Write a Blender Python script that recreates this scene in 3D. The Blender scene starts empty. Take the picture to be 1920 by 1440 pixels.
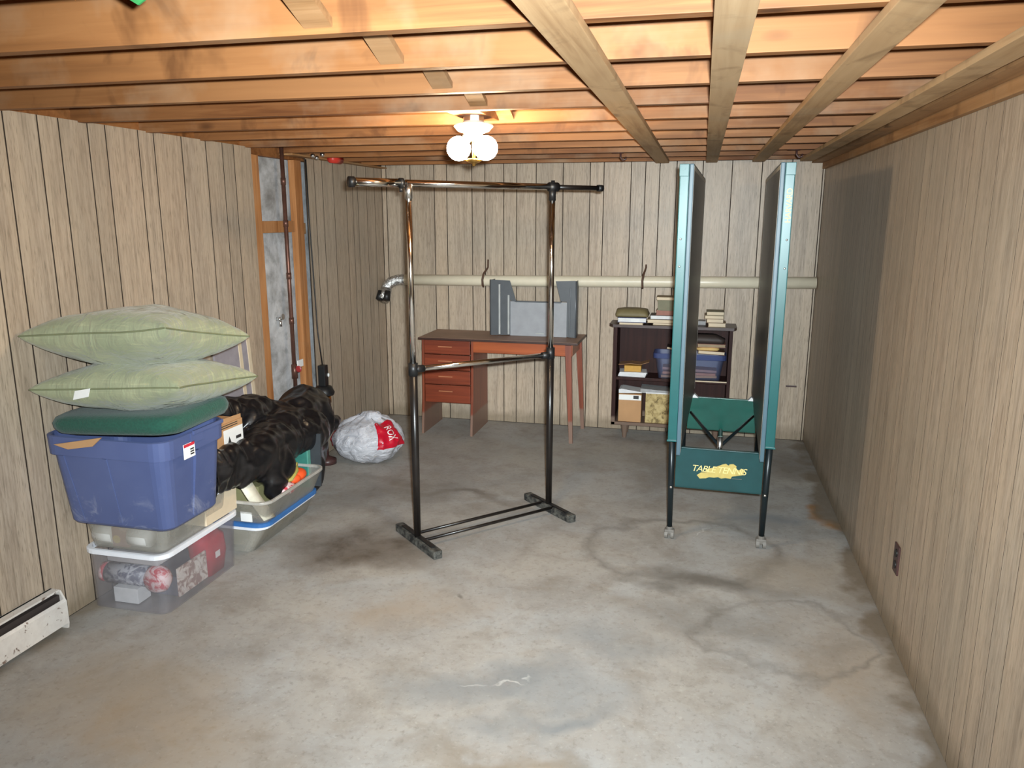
import bpy, bmesh, math, random
from mathutils import Vector, Matrix, noise as mnoise

random.seed(7)
PI = math.pi
C = bpy.context.scene.collection
scene = bpy.context.scene

# ------------------------------------------------------------------ camera
XL, XR, YB, ZC = -2.506, 0.814, 5.94, 2.019      # left wall, right wall, back wall, underside of joists
YR = -1.6                                         # wall behind the photographer
yaw, pitch, roll = math.radians(-13.568), math.radians(12.294), math.radians(0.064)
cy, sy = math.cos(yaw), math.sin(yaw)
f0 = Vector((sy, cy, 0)); r0 = Vector((cy, -sy, 0)); u0 = Vector((0, 0, 1))
fw = f0*math.cos(pitch) - u0*math.sin(pitch)
up_ = u0*math.cos(pitch) + f0*math.sin(pitch)
rt = r0*math.cos(roll) + up_*math.sin(roll)
uu = up_*math.cos(roll) - r0*math.sin(roll)
cam_d = bpy.data.cameras.new('camera')
cam_d.sensor_width = 36; cam_d.lens = 27.209; cam_d.clip_start = 0.02; cam_d.clip_end = 60
cam = bpy.data.objects.new('camera', cam_d)
m = Matrix((rt, uu, -fw)).transposed().to_4x4(); m.translation = (0, 0, 1.65)
cam.matrix_world = m
C.objects.link(cam); scene.camera = cam

# ------------------------------------------------------------------ light and exposure
w = bpy.data.worlds.new('world'); scene.world = w; w.use_nodes = True
w.node_tree.nodes['Background'].inputs[0].default_value = (1, .9, .8, 1)
w.node_tree.nodes['Background'].inputs[1].default_value = 0.0
scene.view_settings.view_transform = 'Standard'
try: scene.view_settings.look = 'None'
except Exception: pass
scene.view_settings.exposure = 0.12
scene.view_settings.gamma = 1.0
scene.view_settings.use_curve_mapping = False
# the camera's own flash, just above and right of the lens
fl_d = bpy.data.lights.new('camera_flash', 'AREA'); fl_d.shape = 'RECTANGLE'
fl_d.size = .05; fl_d.size_y = .03; fl_d.energy = 84; fl_d.spread = math.radians(98); fl_d.color = (.87, .96, 1)
fl = bpy.data.objects.new('camera_flash', fl_d)
mm = Matrix((rt, uu, -fw)).transposed().to_4x4()
mm.translation = Vector((0, 0, 1.65)) + rt*.045 + uu*.05 + fw*.01
fl.matrix_world = mm; C.objects.link(fl)
BULB = 190.0                                       # radiance of the two bulbs of the ceiling lamp
# weak fill light, added unseen behind the photographer
l2 = bpy.data.lights.new('rear_fill', 'POINT'); l2.energy = 4; l2.color = (1, .86, .68); l2.shadow_soft_size = .06
lo2 = bpy.data.objects.new('rear_fill', l2); lo2.location = (-.85, -.6, 1.9); C.objects.link(lo2)

# ------------------------------------------------------------------ object helpers
WM = {}                                            # world matrix of each thing and part
def _props(o, label=None, cat=None, group=None, kind=None):
    if label: o['label'] = label
    if cat: o['category'] = cat
    if group: o['group'] = group
    if kind: o['kind'] = kind
    return o
def thing(name, label, cat, loc=(0, 0, 0), rz=0.0, group=None, rot=None):
    o = bpy.data.objects.new(name, None); C.objects.link(o)
    o.empty_display_size = .05
    o.location = loc; o.rotation_euler = rot if rot else (0, 0, rz)
    e = o.rotation_euler
    WM[o] = Matrix.Translation(loc) @ e.to_matrix().to_4x4()
    return _props(o, label, cat, group)
def obj(name, bm, mat, parent=None, smooth=False, world=False, label=None, cat=None, group=None, kind=None, loc=None, rz=0.0):
    """one mesh object; world=True: the mesh was drawn in world coordinates"""
    if world and parent is not None:
        bm.transform(WM[parent].inverted())
    me = bpy.data.meshes.new(name)
    bmesh.ops.recalc_face_normals(bm, faces=bm.faces)
    bm.to_mesh(me); bm.free()
    if smooth:
        for p in me.polygons: p.use_smooth = True
    if mat is not None: me.materials.append(mat)
    o = bpy.data.objects.new(name, me); C.objects.link(o)
    if parent is not None:
        o.parent = parent; WM[o] = WM[parent]
    else:
        if loc is not None:
            if world: me.transform(Matrix.Translation(-Vector(loc)))
            o.location = loc; o.rotation_euler = (0, 0, rz)
        WM[o] = Matrix.Translation(loc or (0, 0, 0)) @ Matrix.Rotation(rz, 4, 'Z')
    return _props(o, label, cat, group, kind)
def smooth_angle(o, ang=.6):
    me = o.data
    for p in me.polygons: p.use_smooth = True
    try: me.set_sharp_from_angle(angle=ang)
    except Exception: pass
    return o

# ------------------------------------------------------------------ mesh helpers
def NB(): return bmesh.new()
def box(bm, x0, x1, y0, y1, z0, z1, bev=0.0, M=None):
    t = bmesh.new() if bev else bm
    vs = [t.verts.new((x, y, z)) for x in (x0, x1) for y in (y0, y1) for z in (z0, z1)]
    for q in ((0,1,3,2),(4,6,7,5),(0,4,5,1),(2,3,7,6),(0,2,6,4),(1,5,7,3)): t.faces.new([vs[i] for i in q])
    if bev:
        bmesh.ops.recalc_face_normals(t, faces=t.faces)
        bmesh.ops.bevel(t, geom=list(t.edges), offset=bev, segments=2, affect='EDGES', profile=.7)
        if M: t.transform(M)
        _merge(bm, t)
    elif M:
        for v in vs: v.co = M @ v.co
    return bm
def _merge(bm, t):
    mp = {}
    for v in t.verts: mp[v] = bm.verts.new(v.co)
    for f in t.faces:
        try: bm.faces.new([mp[v] for v in f.verts])
        except ValueError: pass
    t.free()
def tube(bm, pts, r, seg=12, caps=True, closed=False):
    pts = [Vector(p) for p in pts]; n = len(pts)
    rs = r if isinstance(r, (list, tuple)) else [r]*n
    rings = []; prev = None
    for i, p in enumerate(pts):
        if closed: d = pts[(i+1) % n] - pts[i-1]
        else: d = (pts[min(i+1, n-1)] - pts[max(i-1, 0)])
        d.normalize()
        if prev is None:
            a = d.orthogonal().normalized()
        else:
            a = prev - d*prev.dot(d)
            a = a.normalized() if a.length > 1e-6 else d.orthogonal().normalized()
        prev = a; b = d.cross(a)
        rings.append([bm.verts.new(p + (a*math.cos(2*PI*k/seg) + b*math.sin(2*PI*k/seg))*rs[i]) for k in range(seg)])
    m_ = n if closed else n-1
    for i in range(m_):
        A, B = rings[i], rings[(i+1) % n]
        for k in range(seg): bm.faces.new((A[k], A[(k+1) % seg], B[(k+1) % seg], B[k]))
    if caps and not closed:
        bm.faces.new(rings[0][::-1]); bm.faces.new(rings[-1])
    return bm
def lathe(bm, prof, c=(0, 0, 0), seg=24, M=None):
    rings = []
    for (r, z) in prof:
        if r < 1e-6: rings.append([bm.verts.new((0, 0, z))])
        else: rings.append([bm.verts.new((r*math.cos(2*PI*k/seg), r*math.sin(2*PI*k/seg), z)) for k in range(seg)])
    for i in range(len(rings)-1):
        A, B = rings[i], rings[i+1]
        for k in range(seg):
            k2 = (k+1) % seg
            if len(A) == 1 and len(B) == 1: continue
            if len(A) == 1: bm.faces.new((A[0], B[k], B[k2]))
            elif len(B) == 1: bm.faces.new((A[k], A[k2], B[0]))
            else: bm.faces.new((A[k], A[k2], B[k2], B[k]))
    for e in (rings[0], rings[-1]):
        if len(e) > 2:
            try: bm.faces.new(e)
            except ValueError: pass
    T = Matrix.Translation(c) @ (M.to_4x4() if M else Matrix())
    for R in rings:
        for v in R: v.co = T @ v.co
    return bm
def prism(bm, poly, t0, t1, plane='xz', M=None):
    """polygon poly (2D) extruded from t0 to t1 along the axis left over"""
    def P(a, b, t):
        v = {'xz': Vector((a, t, b)), 'xy': Vector((a, b, t)), 'yz': Vector((t, a, b))}[plane]
        return M @ v if M else v
    A = [bm.verts.new(P(a, b, t0)) for a, b in poly]; B = [bm.verts.new(P(a, b, t1)) for a, b in poly]
    n = len(poly)
    bm.faces.new(A[::-1]); bm.faces.new(B)
    for i in range(n): bm.faces.new((A[i], A[(i+1) % n], B[(i+1) % n], B[i]))
    return bm
def rrect(cx, cy_, w, d, r, z, n=5):
    r = min(r, w/2-1e-4, d/2-1e-4); out = []
    for (sx, sy_, a0) in ((1, 1, 0), (-1, 1, PI/2), (-1, -1, PI), (1, -1, 1.5*PI)):
        for k in range(n+1):
            a = a0 + PI/2*k/n
            out.append((cx + sx*(w/2-r) + r*math.cos(a), cy_ + sy_*(d/2-r) + r*math.sin(a), z))
    return out
def loft(bm, loops, cap0=True, cap1=True):
    R = [[bm.verts.new(p) for p in L] for L in loops]
    n = len(R[0])
    for i in range(len(R)-1):
        for k in range(n): bm.faces.new((R[i][k], R[i][(k+1) % n], R[i+1][(k+1) % n], R[i+1][k]))
    if cap0: bm.faces.new(R[0][::-1])
    if cap1: bm.faces.new(R[-1])
    return bm
def ell(bm, c, r, rot=None, sub=3):
    t = bmesh.new(); bmesh.ops.create_icosphere(t, subdivisions=sub, radius=1)
    Mx = Matrix.Translation(c) @ (rot.to_4x4() if rot else Matrix()) @ Matrix.Diagonal((*r, 1))
    t.transform(Mx); _merge(bm, t); return bm
def text_mesh(body, size, align='CENTER', shear=0.0, extrude=0.0, space=1.0):
    cu = bpy.data.curves.new('lettering', 'FONT'); cu.body = body; cu.size = size
    cu.align_x = align; cu.align_y = 'CENTER'; cu.shear = shear; cu.extrude = extrude; cu.space_character = space
    to = bpy.data.objects.new('lettering_tmp', cu); C.objects.link(to)
    dg = bpy.context.evaluated_depsgraph_get(); dg.update()
    me = bpy.data.meshes.new_from_object(to.evaluated_get(dg))
    bm = bmesh.new(); bm.from_mesh(me)
    bpy.data.objects.remove(to); bpy.data.meshes.remove(me); bpy.data.curves.remove(cu)
    return bm

# ------------------------------------------------------------------ material helpers
class NT:
    def __init__(s, name):
        s.m = bpy.data.materials.new(name); s.m.use_nodes = True
        s.t = s.m.node_tree; s.n = s.t.nodes; s.b = s.n['Principled BSDF']; s.out = s.n['Material Output']
    def add(s, ty, **kw):
        n = s.n.new(ty)
        for k, v in kw.items():
            if k.startswith('i_'):
                key = k[2:]; key = int(key) if key.isdigit() else key.replace('_', ' ')
                n.inputs[key].default_value = v
            else: setattr(n, k, v)
        return n
    def link(s, a, b): s.t.links.new(a, b)
    def pos(s, scale=(1, 1, 1), jitter=True, coord='world'):
        if coord == 'world': src = s.add('ShaderNodeNewGeometry').outputs['Position']
        else: src = s.add('ShaderNodeTexCoord').outputs['Object']
        if jitter:
            oi = s.add('ShaderNodeObjectInfo')
            mu = s.add('ShaderNodeMath', operation='MULTIPLY'); mu.inputs[1].default_value = 37.0
            s.link(oi.outputs['Random'], mu.inputs[0])
            cb = s.add('ShaderNodeCombineXYZ')
            for i in range(3): s.link(mu.outputs[0], cb.inputs[i])
            va = s.add('ShaderNodeVectorMath', operation='ADD')
            s.link(src, va.inputs[0]); s.link(cb.outputs[0], va.inputs[1]); src = va.outputs[0]
        mp = s.add('ShaderNodeMapping'); mp.inputs['Scale'].default_value = scale
        s.link(src, mp.inputs['Vector']); return mp.outputs[0]
    def noise(s, vec, scale=1.0, detail=4, rough=.55, dist=0.0):
        n = s.add('ShaderNodeTexNoise'); n.inputs['Scale'].default_value = scale
        n.inputs['Detail'].default_value = detail; n.inputs['Roughness'].default_value = rough
        n.inputs['Distortion'].default_value = dist
        if vec is not None: s.link(vec, n.inputs['Vector'])
        return n.outputs['Fac']
    def ramp(s, fac, stops, interp='LINEAR'):
        r = s.add('ShaderNodeValToRGB'); r.color_ramp.interpolation = interp
        e = r.color_ramp.elements
        while len(e) < len(stops): e.new(.5)
        for i, (p, c) in enumerate(stops):
            e[i].position = p; e[i].color = (*c, 1) if len(c) == 3 else c
        s.link(fac, r.inputs[0]); return r.outputs[0]
    def mix(s, fac, a, b, mode='MIX'):
        n = s.add('ShaderNodeMix', data_type='RGBA', blend_type=mode)
        for v, i in ((fac, 0), (a, 6), (b, 7)):
            if isinstance(v, (int, float)): n.inputs[i].default_value = v
            elif isinstance(v, tuple): n.inputs[i].default_value = (*v, 1) if len(v) == 3 else v
            else: s.link(v, n.inputs[i])
        return n.outputs[2]
    def math(s, op, a, b=None):
        n = s.add('ShaderNodeMath', operation=op)
        for v, i in ((a, 0), (b, 1)):
            if v is None: continue
            if isinstance(v, (int, float)): n.inputs[i].default_value = v
            else: s.link(v, n.inputs[i])
        return n.outputs[0]
    def bump(s, h, strength=.2, dist=.01):
        n = s.add('ShaderNodeBump'); n.inputs['Strength'].default_value = strength; n.inputs['Distance'].default_value = dist
        s.link(h, n.inputs['Height']); s.link(n.outputs[0], s.b.inputs['Normal'])
    def col(s, c): s.link(c, s.b.inputs['Base Color'])
    def set(s, **kw):
        for k, v in kw.items(): s.b.inputs[k.replace('_', ' ')].default_value = v
        return s
def srgb(r, g, b):
    f = lambda c: c/12.92 if c <= .04045 else ((c+.055)/1.055)**2.4
    return tuple(f(x/255) for x in (r, g, b))
def plain(name, c, rough=.5, metal=0.0, var=.12, nscale=14, bump=0.0, **kw):
    """solid colour with slight mottling"""
    t = NT(name); v = t.pos(jitter=True, coord='obj')
    n = t.noise(v, nscale, 4)
    t.col(t.ramp(n, [(.3, tuple(x*(1-var) for x in c)), (.7, tuple(min(1, x*(1+var)) for x in c))]))
    t.set(Roughness=rough, Metallic=metal)
    if bump: t.bump(n, bump, .01)
    for k, x in kw.items(): t.b.inputs[k.replace('_', ' ')].default_value = x
    return t.m

def mat_panel(name, axis):
    """printed wood-grain panelling; grain runs up the wall"""
    t = NT(name)
    v = t.pos((24, 24, 1.3)); fine = t.noise(v, 4.2, 5, .65, .35)
    v2 = t.pos((9, 9, .28)); broad = t.noise(v2, 1.6, 3, .5, 1.2)
    v3 = t.pos((60, 60, 3.6)); pore = t.noise(v3, 5, 2, .5)
    oi = t.add('ShaderNodeObjectInfo')
    c = t.ramp(fine, [(.28, srgb(138, 122, 104)), (.5, srgb(171, 154, 135)), (.72, srgb(191, 175, 156))])
    c = t.mix(t.ramp(broad, [(.4, (0, 0, 0)), (.62, (.5, .5, .5))]), c, srgb(197, 178, 155))
    c = t.mix(t.ramp(pore, [(.30, (.62, .62, .62)), (.43, (0, 0, 0))]), c, srgb(112, 100, 82))
    tint = t.ramp(oi.outputs['Random'], [(0, (.90, .885, .865)), (.5, (1, 1, 1)), (1, (1.0, .965, .93))])
    c = t.mix(1.0, c, tint, 'MULTIPLY')
    # grime and damp low on the wall
    g = t.add('ShaderNodeNewGeometry'); sx = t.add('ShaderNodeSeparateXYZ'); t.link(g.outputs['Position'], sx.inputs[0])
    nz = t.noise(t.pos((1, 1, 1), False), 6, 4)
    hgt = t.math('SUBTRACT', t.math('ADD', t.math('MULTIPLY', nz, .16), .04), sx.outputs[2])
    damp = t.ramp(t.math('MULTIPLY', hgt, 14.0), [(0, (0, 0, 0)), (1, (.55, .55, .55))])
    c = t.mix(damp, c, srgb(112, 98, 76))
    blot = t.ramp(t.noise(t.pos((1, 1, 1), False), 1.3, 3), [(.45, (0, 0, 0)), (.75, (.28, .28, .28))])
    c = t.mix(blot, c, srgb(152, 148, 134))
    t.col(c); t.set(Roughness=.42); t.b.inputs['Specular IOR Level'].default_value = .4
    t.bump(fine, .10, .004); return t.m
def mat_lumber(name, dark, mid, light, grey=0.25, axis='x', dirty=True):
    t = NT(name)
    sc = {'x': (1.1, 26, 26), 'y': (26, 1.1, 26), 'z': (26, 26, 1.1)}[axis]
    v = t.pos(sc); g = t.noise(v, 1.5, 5, .6, .5)
    big = t.noise(t.pos({'x': (.6, 3, 3), 'y': (3, .6, 3), 'z': (3, 3, .6)}[axis]), 1.5, 3)
    c = t.ramp(g, [(.28, dark), (.5, mid), (.74, light)])
    c = t.mix(t.ramp(big, [(.38, (0, 0, 0)), (.64, (.8, .8, .8))]), c, light)
    oi = t.add('ShaderNodeObjectInfo')
    c = t.mix(1.0, c, t.ramp(oi.outputs['Random'], [(0, (.80, .74, .68)), (.5, (1, 1, 1)), (1, (1.0, .93, .84))]), 'MULTIPLY')
    # knots
    vo = t.add('ShaderNodeTexVoronoi'); vo.inputs['Scale'].default_value = 1.0
    t.link(t.pos({'x': (2.2, 5.5, 5.5), 'y': (5.5, 2.2, 5.5), 'z': (5.5, 5.5, 2.2)}[axis]), vo.inputs['Vector'])
    k = t.ramp(vo.outputs['Distance'], [(.05, (.75, .75, .75)), (.13, (0, 0, 0))])
    c = t.mix(k, c, tuple(x*.5 for x in dark))
    sm = t.ramp(t.noise(t.pos({'x': (3.2, 5, 2.2), 'y': (5, 3.2, 2.2), 'z': (5, 5, 1.5)}[axis]), 1.3, 4, .6, .8), [(.56, (0, 0, 0)), (.70, (.6, .6, .6))])
    c = t.mix(sm, c, tuple(x*.72 for x in dark))
    if dirty:
        s = t.ramp(t.noise(t.pos((1.6, 1.6, 1.6)), 1.5, 5, .6), [(.52, (0, 0, 0)), (.8, (grey, grey, grey))])
        c = t.mix(s, c, srgb(176, 160, 134))
    t.col(c); t.set(Roughness=.62); t.b.inputs['Specular IOR Level'].default_value = .3
    t.bump(g, .15, .004); return t.m

M = {}
M['panel'] = mat_panel('wood_grain_panelling', 'z')
M['groove'] = plain('panel_groove', srgb(50, 39, 29), .9)
M['joist'] = mat_lumber('joist_lumber', srgb(88, 50, 25), srgb(124, 79, 43), srgb(156, 108, 66), .42, 'x')
M['strip'] = mat_lumber('grey_strapping_lumber', srgb(152, 118, 82), srgb(178, 146, 108), srgb(196, 166, 128), .5, 'y')
M['plate'] = mat_lumber('plate_lumber', srgb(120, 84, 52), srgb(150, 112, 74), srgb(172, 134, 94), .4, 'y')
M['stud'] = mat_lumber('stud_lumber', srgb(140, 86, 48), srgb(174, 118, 70), srgb(198, 144, 96), .25, 'z')
M['brace'] = mat_lumber('bridging_lumber', srgb(110, 78, 48), srgb(142, 106, 70), srgb(166, 128, 90), .3, 'x')
M['subfloor'] = mat_lumber('subfloor_boards', srgb(150, 104, 62), srgb(176, 130, 82), srgb(196, 152, 104), .2, 'y')

def mat_floor():
    t = NT('stained_concrete'); P = t.pos((1, 1, 1), False)
    big = t.noise(P, 1.15, 6, .62, .4); mid = t.noise(P, 4.5, 6, .65, .3); fine = t.noise(P, 40, 4, .7)
    c = t.ramp(big, [(.30, srgb(140, 137, 133)), (.5, srgb(160, 156, 150)), (.70, srgb(172, 166, 156))])
    c = t.mix(t.ramp(mid, [(.34, (.6, .6, .6)), (.52, (0, 0, 0))]), c, srgb(136, 128, 118))
    c = t.mix(t.ramp(t.noise(P, 2.1, 5, .6, .8), [(.48, (0, 0, 0)), (.66, (.6, .6, .6))]), c, srgb(170, 171, 170))
    c = t.mix(t.ramp(fine, [(.25, (.6, .6, .6)), (.46, (0, 0, 0)), (.58, (0, 0, 0)), (.75, (0, 0, 0))]), c, srgb(116, 110, 100))
    c = t.mix(t.ramp(t.noise(P, 55, 3, .6), [(.60, (0, 0, 0)), (.72, (.35, .35, .35))]), c, srgb(190, 186, 178))
    c = t.mix(t.ramp(t.noise(P, 11, 6, .7, .5), [(.36, (.22, .22, .22)), (.50, (0, 0, 0)), (.60, (0, 0, 0)), (.74, (.15, .15, .15))]), c, srgb(126, 116, 102))
    geo = t.add('ShaderNodeNewGeometry').outputs['Position']
    wn = t.add('ShaderNodeTexNoise'); wn.inputs['Scale'].default_value = 3.2; wn.inputs['Detail'].default_value = 5
    t.link(P, wn.inputs['Vector'])
    sub = t.add('ShaderNodeVectorMath', operation='SUBTRACT'); t.link(wn.outputs['Color'], sub.inputs[0]); sub.inputs[1].default_value = (.5, .5, .5)
    scl = t.add('ShaderNodeVectorMath', operation='SCALE'); t.link(sub.outputs[0], scl.inputs[0]); scl.inputs['Scale'].default_value = .55
    add = t.add('ShaderNodeVectorMath', operation='ADD'); t.link(geo, add.inputs[0]); t.link(scl.outputs[0], add.inputs[1])
    warped = add.outputs[0]
    def blob(cx, cy_, rx, ry, colr, amt, ang=0.0, inner=.25, ring=None):
        nonlocal c
        mp = t.add('ShaderNodeMapping', vector_type='TEXTURE')
        mp.inputs['Location'].default_value = (cx, cy_, 0); mp.inputs['Rotation'].default_value = (0, 0, ang)
        mp.inputs['Scale'].default_value = (rx, ry, 1e3)
        t.link(warped, mp.inputs['Vector'])
        ln = t.add('ShaderNodeVectorMath', operation='LENGTH'); t.link(mp.outputs[0], ln.inputs[0])
        a = (amt,)*3
        st = [(inner, a), (1.0, (0, 0, 0))] if not ring else [(ring, (0, 0, 0)), ((ring+1)/2, a), (1.0, (0, 0, 0))]
        k = t.ramp(ln.outputs['Value'], st)
        k = t.mix(1.0, k, t.ramp(mid, [(.3, (.45, .45, .45)), (.6, (1, 1, 1))]), 'MULTIPLY')
        c = t.mix(k, c, colr)
    brown = srgb(94, 82, 68); blue = srgb(122, 126, 128); tan = srgb(158, 136, 108); grey = srgb(106, 101, 94); chalk = srgb(206, 204, 198)
    blob(-1.60, 3.42, .50, .32, srgb(84, 73, 62), .95, .5)
    blob(-1.35, 3.30, .28, .22, brown, .55)
    blob(-1.80, 4.15, .62, .30, grey, .55, .6)
    blob(-1.20, 4.22, .55, .08, brown, .6, -.05)
    blob(-1.75, 4.42, .35, .09, brown, .45, -.2)
    blob(.12, 3.40, .42, .13, grey, .9, -.15)
    blob(.00, 3.76, .52, .42, grey, .6, 0, ring=.74)
    blob(.41, 4.25, .30, .22, blue, .8)
    blob(.05, 3.05, .60, .16, grey, .45, -.3)
    blob(-.62, 2.40, .55, .18, blue, .75, .25)
    blob(-.45, 2.22, .35, .10, blue, .8, .5)
    blob(-.30, 2.80, .35, .16, blue, .5, .2)
    blob(-1.7, 1.90, .60, .35, tan, .6)
    blob(-1.95, 2.15, .45, .3, srgb(146, 130, 108), .5)
    blob(-1.15, 2.85, .50, .20, srgb(160, 142, 120), .5, .4)
    blob(.62, 2.80, .30, .5, tan, .4)
    blob(.42, 2.97, .35, .30, grey, .5, .2, ring=.8)
    blob(.76, 4.37, .09, .12, srgb(150, 104, 50), .9)
    blob(.62, 5.35, .30, .35, brown, .6)
    blob(-.45, 1.95, .30, .12, tan, .55)
    blob(-1.0, 5.2, 1.1, .4, srgb(160, 157, 146), .4)
    blob(.55, 3.55, .4, .3, srgb(165, 150, 128), .4)
    blob(-.58, 2.43, .10, .009, chalk, .7, .25); blob(-.74, 2.39, .06, .012, chalk, .5, .2); blob(.10, 3.95, .09, .012, chalk, .6, .9)
    blob(-.20, 2.02, .30, .07, srgb(122, 112, 98), .7, .1); blob(-.55, 2.00, .25, .05, srgb(128, 116, 100), .6); blob(-1.0, 3.05, .03, .025, srgb(90, 84, 76), .8)
    # dirt along the foot of the right and left walls
    sx = t.add('ShaderNodeSeparateXYZ'); t.link(warped, sx.inputs[0])
    k = t.ramp(sx.outputs[0], [(.735, (0, 0, 0)), (.80, (.7, .7, .7))]); c = t.mix(k, c, srgb(104, 88, 66))
    kk = t.ramp(t.math('MULTIPLY', t.math('ADD', sx.outputs[0], 2.5), 1.0), [(0, (.6, .6, .6)), (.13, (0, 0, 0))]); c = t.mix(kk, c, srgb(122, 106, 82))
    t.col(c); t.set(Roughness=.62); t.b.inputs['Specular IOR Level'].default_value = .35
    t.bump(t.mix(.5, mid, fine), .12, .006); return t.m
M['floor'] = mat_floor()
def mat_concrete():
    t = NT('foundation_concrete'); P = t.pos((1, 1, 1), False)
    n = t.noise(P, 4.5, 6, .65, .4); n2 = t.noise(P, 18, 4)
    c = t.ramp(n, [(.30, srgb(132, 130, 127)), (.48, srgb(186, 187, 188)), (.66, srgb(216, 217, 218))])
    c = t.mix(t.ramp(n2, [(.3, (.4, .4, .4)), (.5, (0, 0, 0))]), c, srgb(120, 118, 114))
    t.col(c); t.set(Roughness=.8); t.bump(n2, .25, .01); return t.m
M['concrete'] = mat_concrete()
def metal(name, c, rough): return plain(name, c, rough, 1.0, .05)
M['chrome'] = metal('chrome', (.86, .84, .80), .12)
M['steel'] = metal('brushed_steel', (.70, .70, .68), .3)
M['black_metal'] = plain('black_painted_tube', srgb(26, 22, 20), .32, 0, .2)
M['black_plastic'] = plain('black_plastic', srgb(24, 24, 25), .45, 0, .2)
def mat_dusty():
    t = NT('dusty_black_plastic'); n = t.noise(t.pos((1, 1, 1), False), 28, 5, .7)
    t.col(t.ramp(n, [(.42, srgb(32, 33, 34)), (.68, srgb(104, 103, 96))])); t.set(Roughness=.55); return t.m
M['dusty'] = mat_dusty()
M['copper'] = plain('aged_copper', srgb(112, 78, 66), .42, .6, .25)
M['brass'] = metal('brass', srgb(196, 138, 74), .3)
M['table_green'] = plain('green_enamel_frame', srgb(18, 82, 82), .34, .05, .06, Coat_Weight=.1)
M['dark_green'] = plain('dark_green_steel_panel', srgb(24, 66, 68), .28, .1, .10)
M['mid_green'] = plain('green_steel_panel', srgb(14, 84, 72), .32, .1, .12)
M['leg_dark'] = plain('dark_green_leg_tube', srgb(22, 32, 36), .35, .2, .12)
M['table_top'] = plain('grey_playing_surface', srgb(74, 76, 74), .40, 0, .15)
M['table_edge'] = plain('blue_grey_board_edge', srgb(66, 92, 104), .42, 0, .06)
M['white_line'] = plain('white_line_paint', srgb(205, 202, 190), .5)
M['hardboard'] = plain('dark_underside', srgb(50, 34, 30), .6)
M['gold'] = plain('gold_print', srgb(186, 166, 92), .5, 0, .12, 30)
M['pale_gold'] = plain('pale_gold_lettering', srgb(226, 206, 136), .5)
M['caster'] = plain('grey_caster', srgb(112, 108, 102), .55, 0, .2)
M['white_plastic'] = plain('white_plastic', srgb(226, 226, 224), .4, 0, .04)
def mat_desk(name, a, b, axis='x', rough=.4):
    t = NT(name)
    sc = {'x': (1.2, 30, 30), 'z': (30, 30, 1.2)}[axis]
    g = t.noise(t.pos(sc), 1.4, 5, .6, .4)
    c = t.ramp(g, [(.3, a), (.7, b)])
    gz = t.add('ShaderNodeNewGeometry'); sx = t.add('ShaderNodeSeparateXYZ'); t.link(gz.outputs['Position'], sx.inputs[0])
    n = t.noise(t.pos((1, 1, 1), False), 5, 3)
    # water mark: bottom of the legs once stood in water
    wl = t.ramp(t.math('SUBTRACT', t.math('ADD', sx.outputs[2], t.math('MULTIPLY', n, .02)), 0.0), [(.165, (.75, .75, .75)), (.185, (0, 0, 0))])
    c = t.mix(wl, c, srgb(128, 108, 94))
    t.col(c); t.set(Roughness=rough); return t.m
M['desk'] = mat_desk('reddish_desk_wood', srgb(96, 40, 24), srgb(136, 62, 36))
M['desk_apron'] = mat_desk('orange_desk_apron', srgb(138, 66, 32), srgb(168, 86, 44))
M['desk_v'] = mat_desk('desk_leg_wood', srgb(108, 50, 32), srgb(140, 72, 48), 'z')
M['desk_top'] = plain('dusty_brown_desktop', srgb(150, 118, 98), .5, 0, .14, 6)
M['desk_edge'] = plain('dark_desktop_edge', srgb(58, 34, 26), .45)
M['handle'] = plain('worn_drawer_grip', srgb(176, 112, 78), .4)
M['shelf'] = mat_desk('dark_bookcase_wood', srgb(40, 20, 17), srgb(58, 30, 25), 'z')
for k_ in ('shelf',):
    M[k_].node_tree.nodes['Principled BSDF'].inputs['Specular IOR Level'].default_value = .2
    M[k_].node_tree.nodes['Principled BSDF'].inputs['Roughness'].default_value = .55
M['shelf_top'] = plain('bookcase_top', srgb(66, 46, 40), .4, 0, .12)
M['pvc'] = plain('cream_pvc_pipe', srgb(222, 212, 188), .35, 0, .04)
def mat_foil():
    t = NT('crinkled_foil_duct'); n = t.noise(t.pos((1, 1, 1), False), 60, 4, .6, .6)
    t.col(t.ramp(n, [(.35, (.35, .35, .34)), (.6, (.86, .86, .85))])); t.set(Roughness=.28, Metallic=.9); t.bump(n, .8, .01); return t.m
M['foil'] = mat_foil()
M['strap'] = plain('brown_strap', srgb(86, 62, 48), .6)
M['grey_metal'] = plain('charcoal_sheet_metal', srgb(84, 88, 92), .42, .1, .08)
M['light_grey'] = plain('light_grey_panel', srgb(150, 152, 156), .5, 0, .08)
M['rib'] = plain('pale_grey_rib', srgb(172, 174, 172), .5)
def mat_bluetote():
    t = NT('scuffed_blue_plastic'); P = t.pos((1, 1, 1), False)
    n = t.noise(P, 7, 6, .7, 1.2); c = t.ramp(t.noise(P, 3, 3), [(.3, srgb(70, 82, 124)), (.7, srgb(84, 96, 138))])
    g = t.add('ShaderNodeNewGeometry'); sx = t.add('ShaderNodeSeparateXYZ'); t.link(g.outputs['Position'], sx.inputs[0])
    low = t.ramp(t.math('SUBTRACT', .62, sx.outputs[2]), [(0, (0, 0, 0)), (.16, (1, 1, 1))])
    sc = t.mix(1.0, t.ramp(n, [(.54, (0, 0, 0)), (.70, (.6, .6, .6))]), low, 'MULTIPLY')
    c = t.mix(sc, c, srgb(156, 160, 178)); t.col(c); t.set(Roughness=.45); return t.m
M['blue_tote'] = mat_bluetote()
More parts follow.
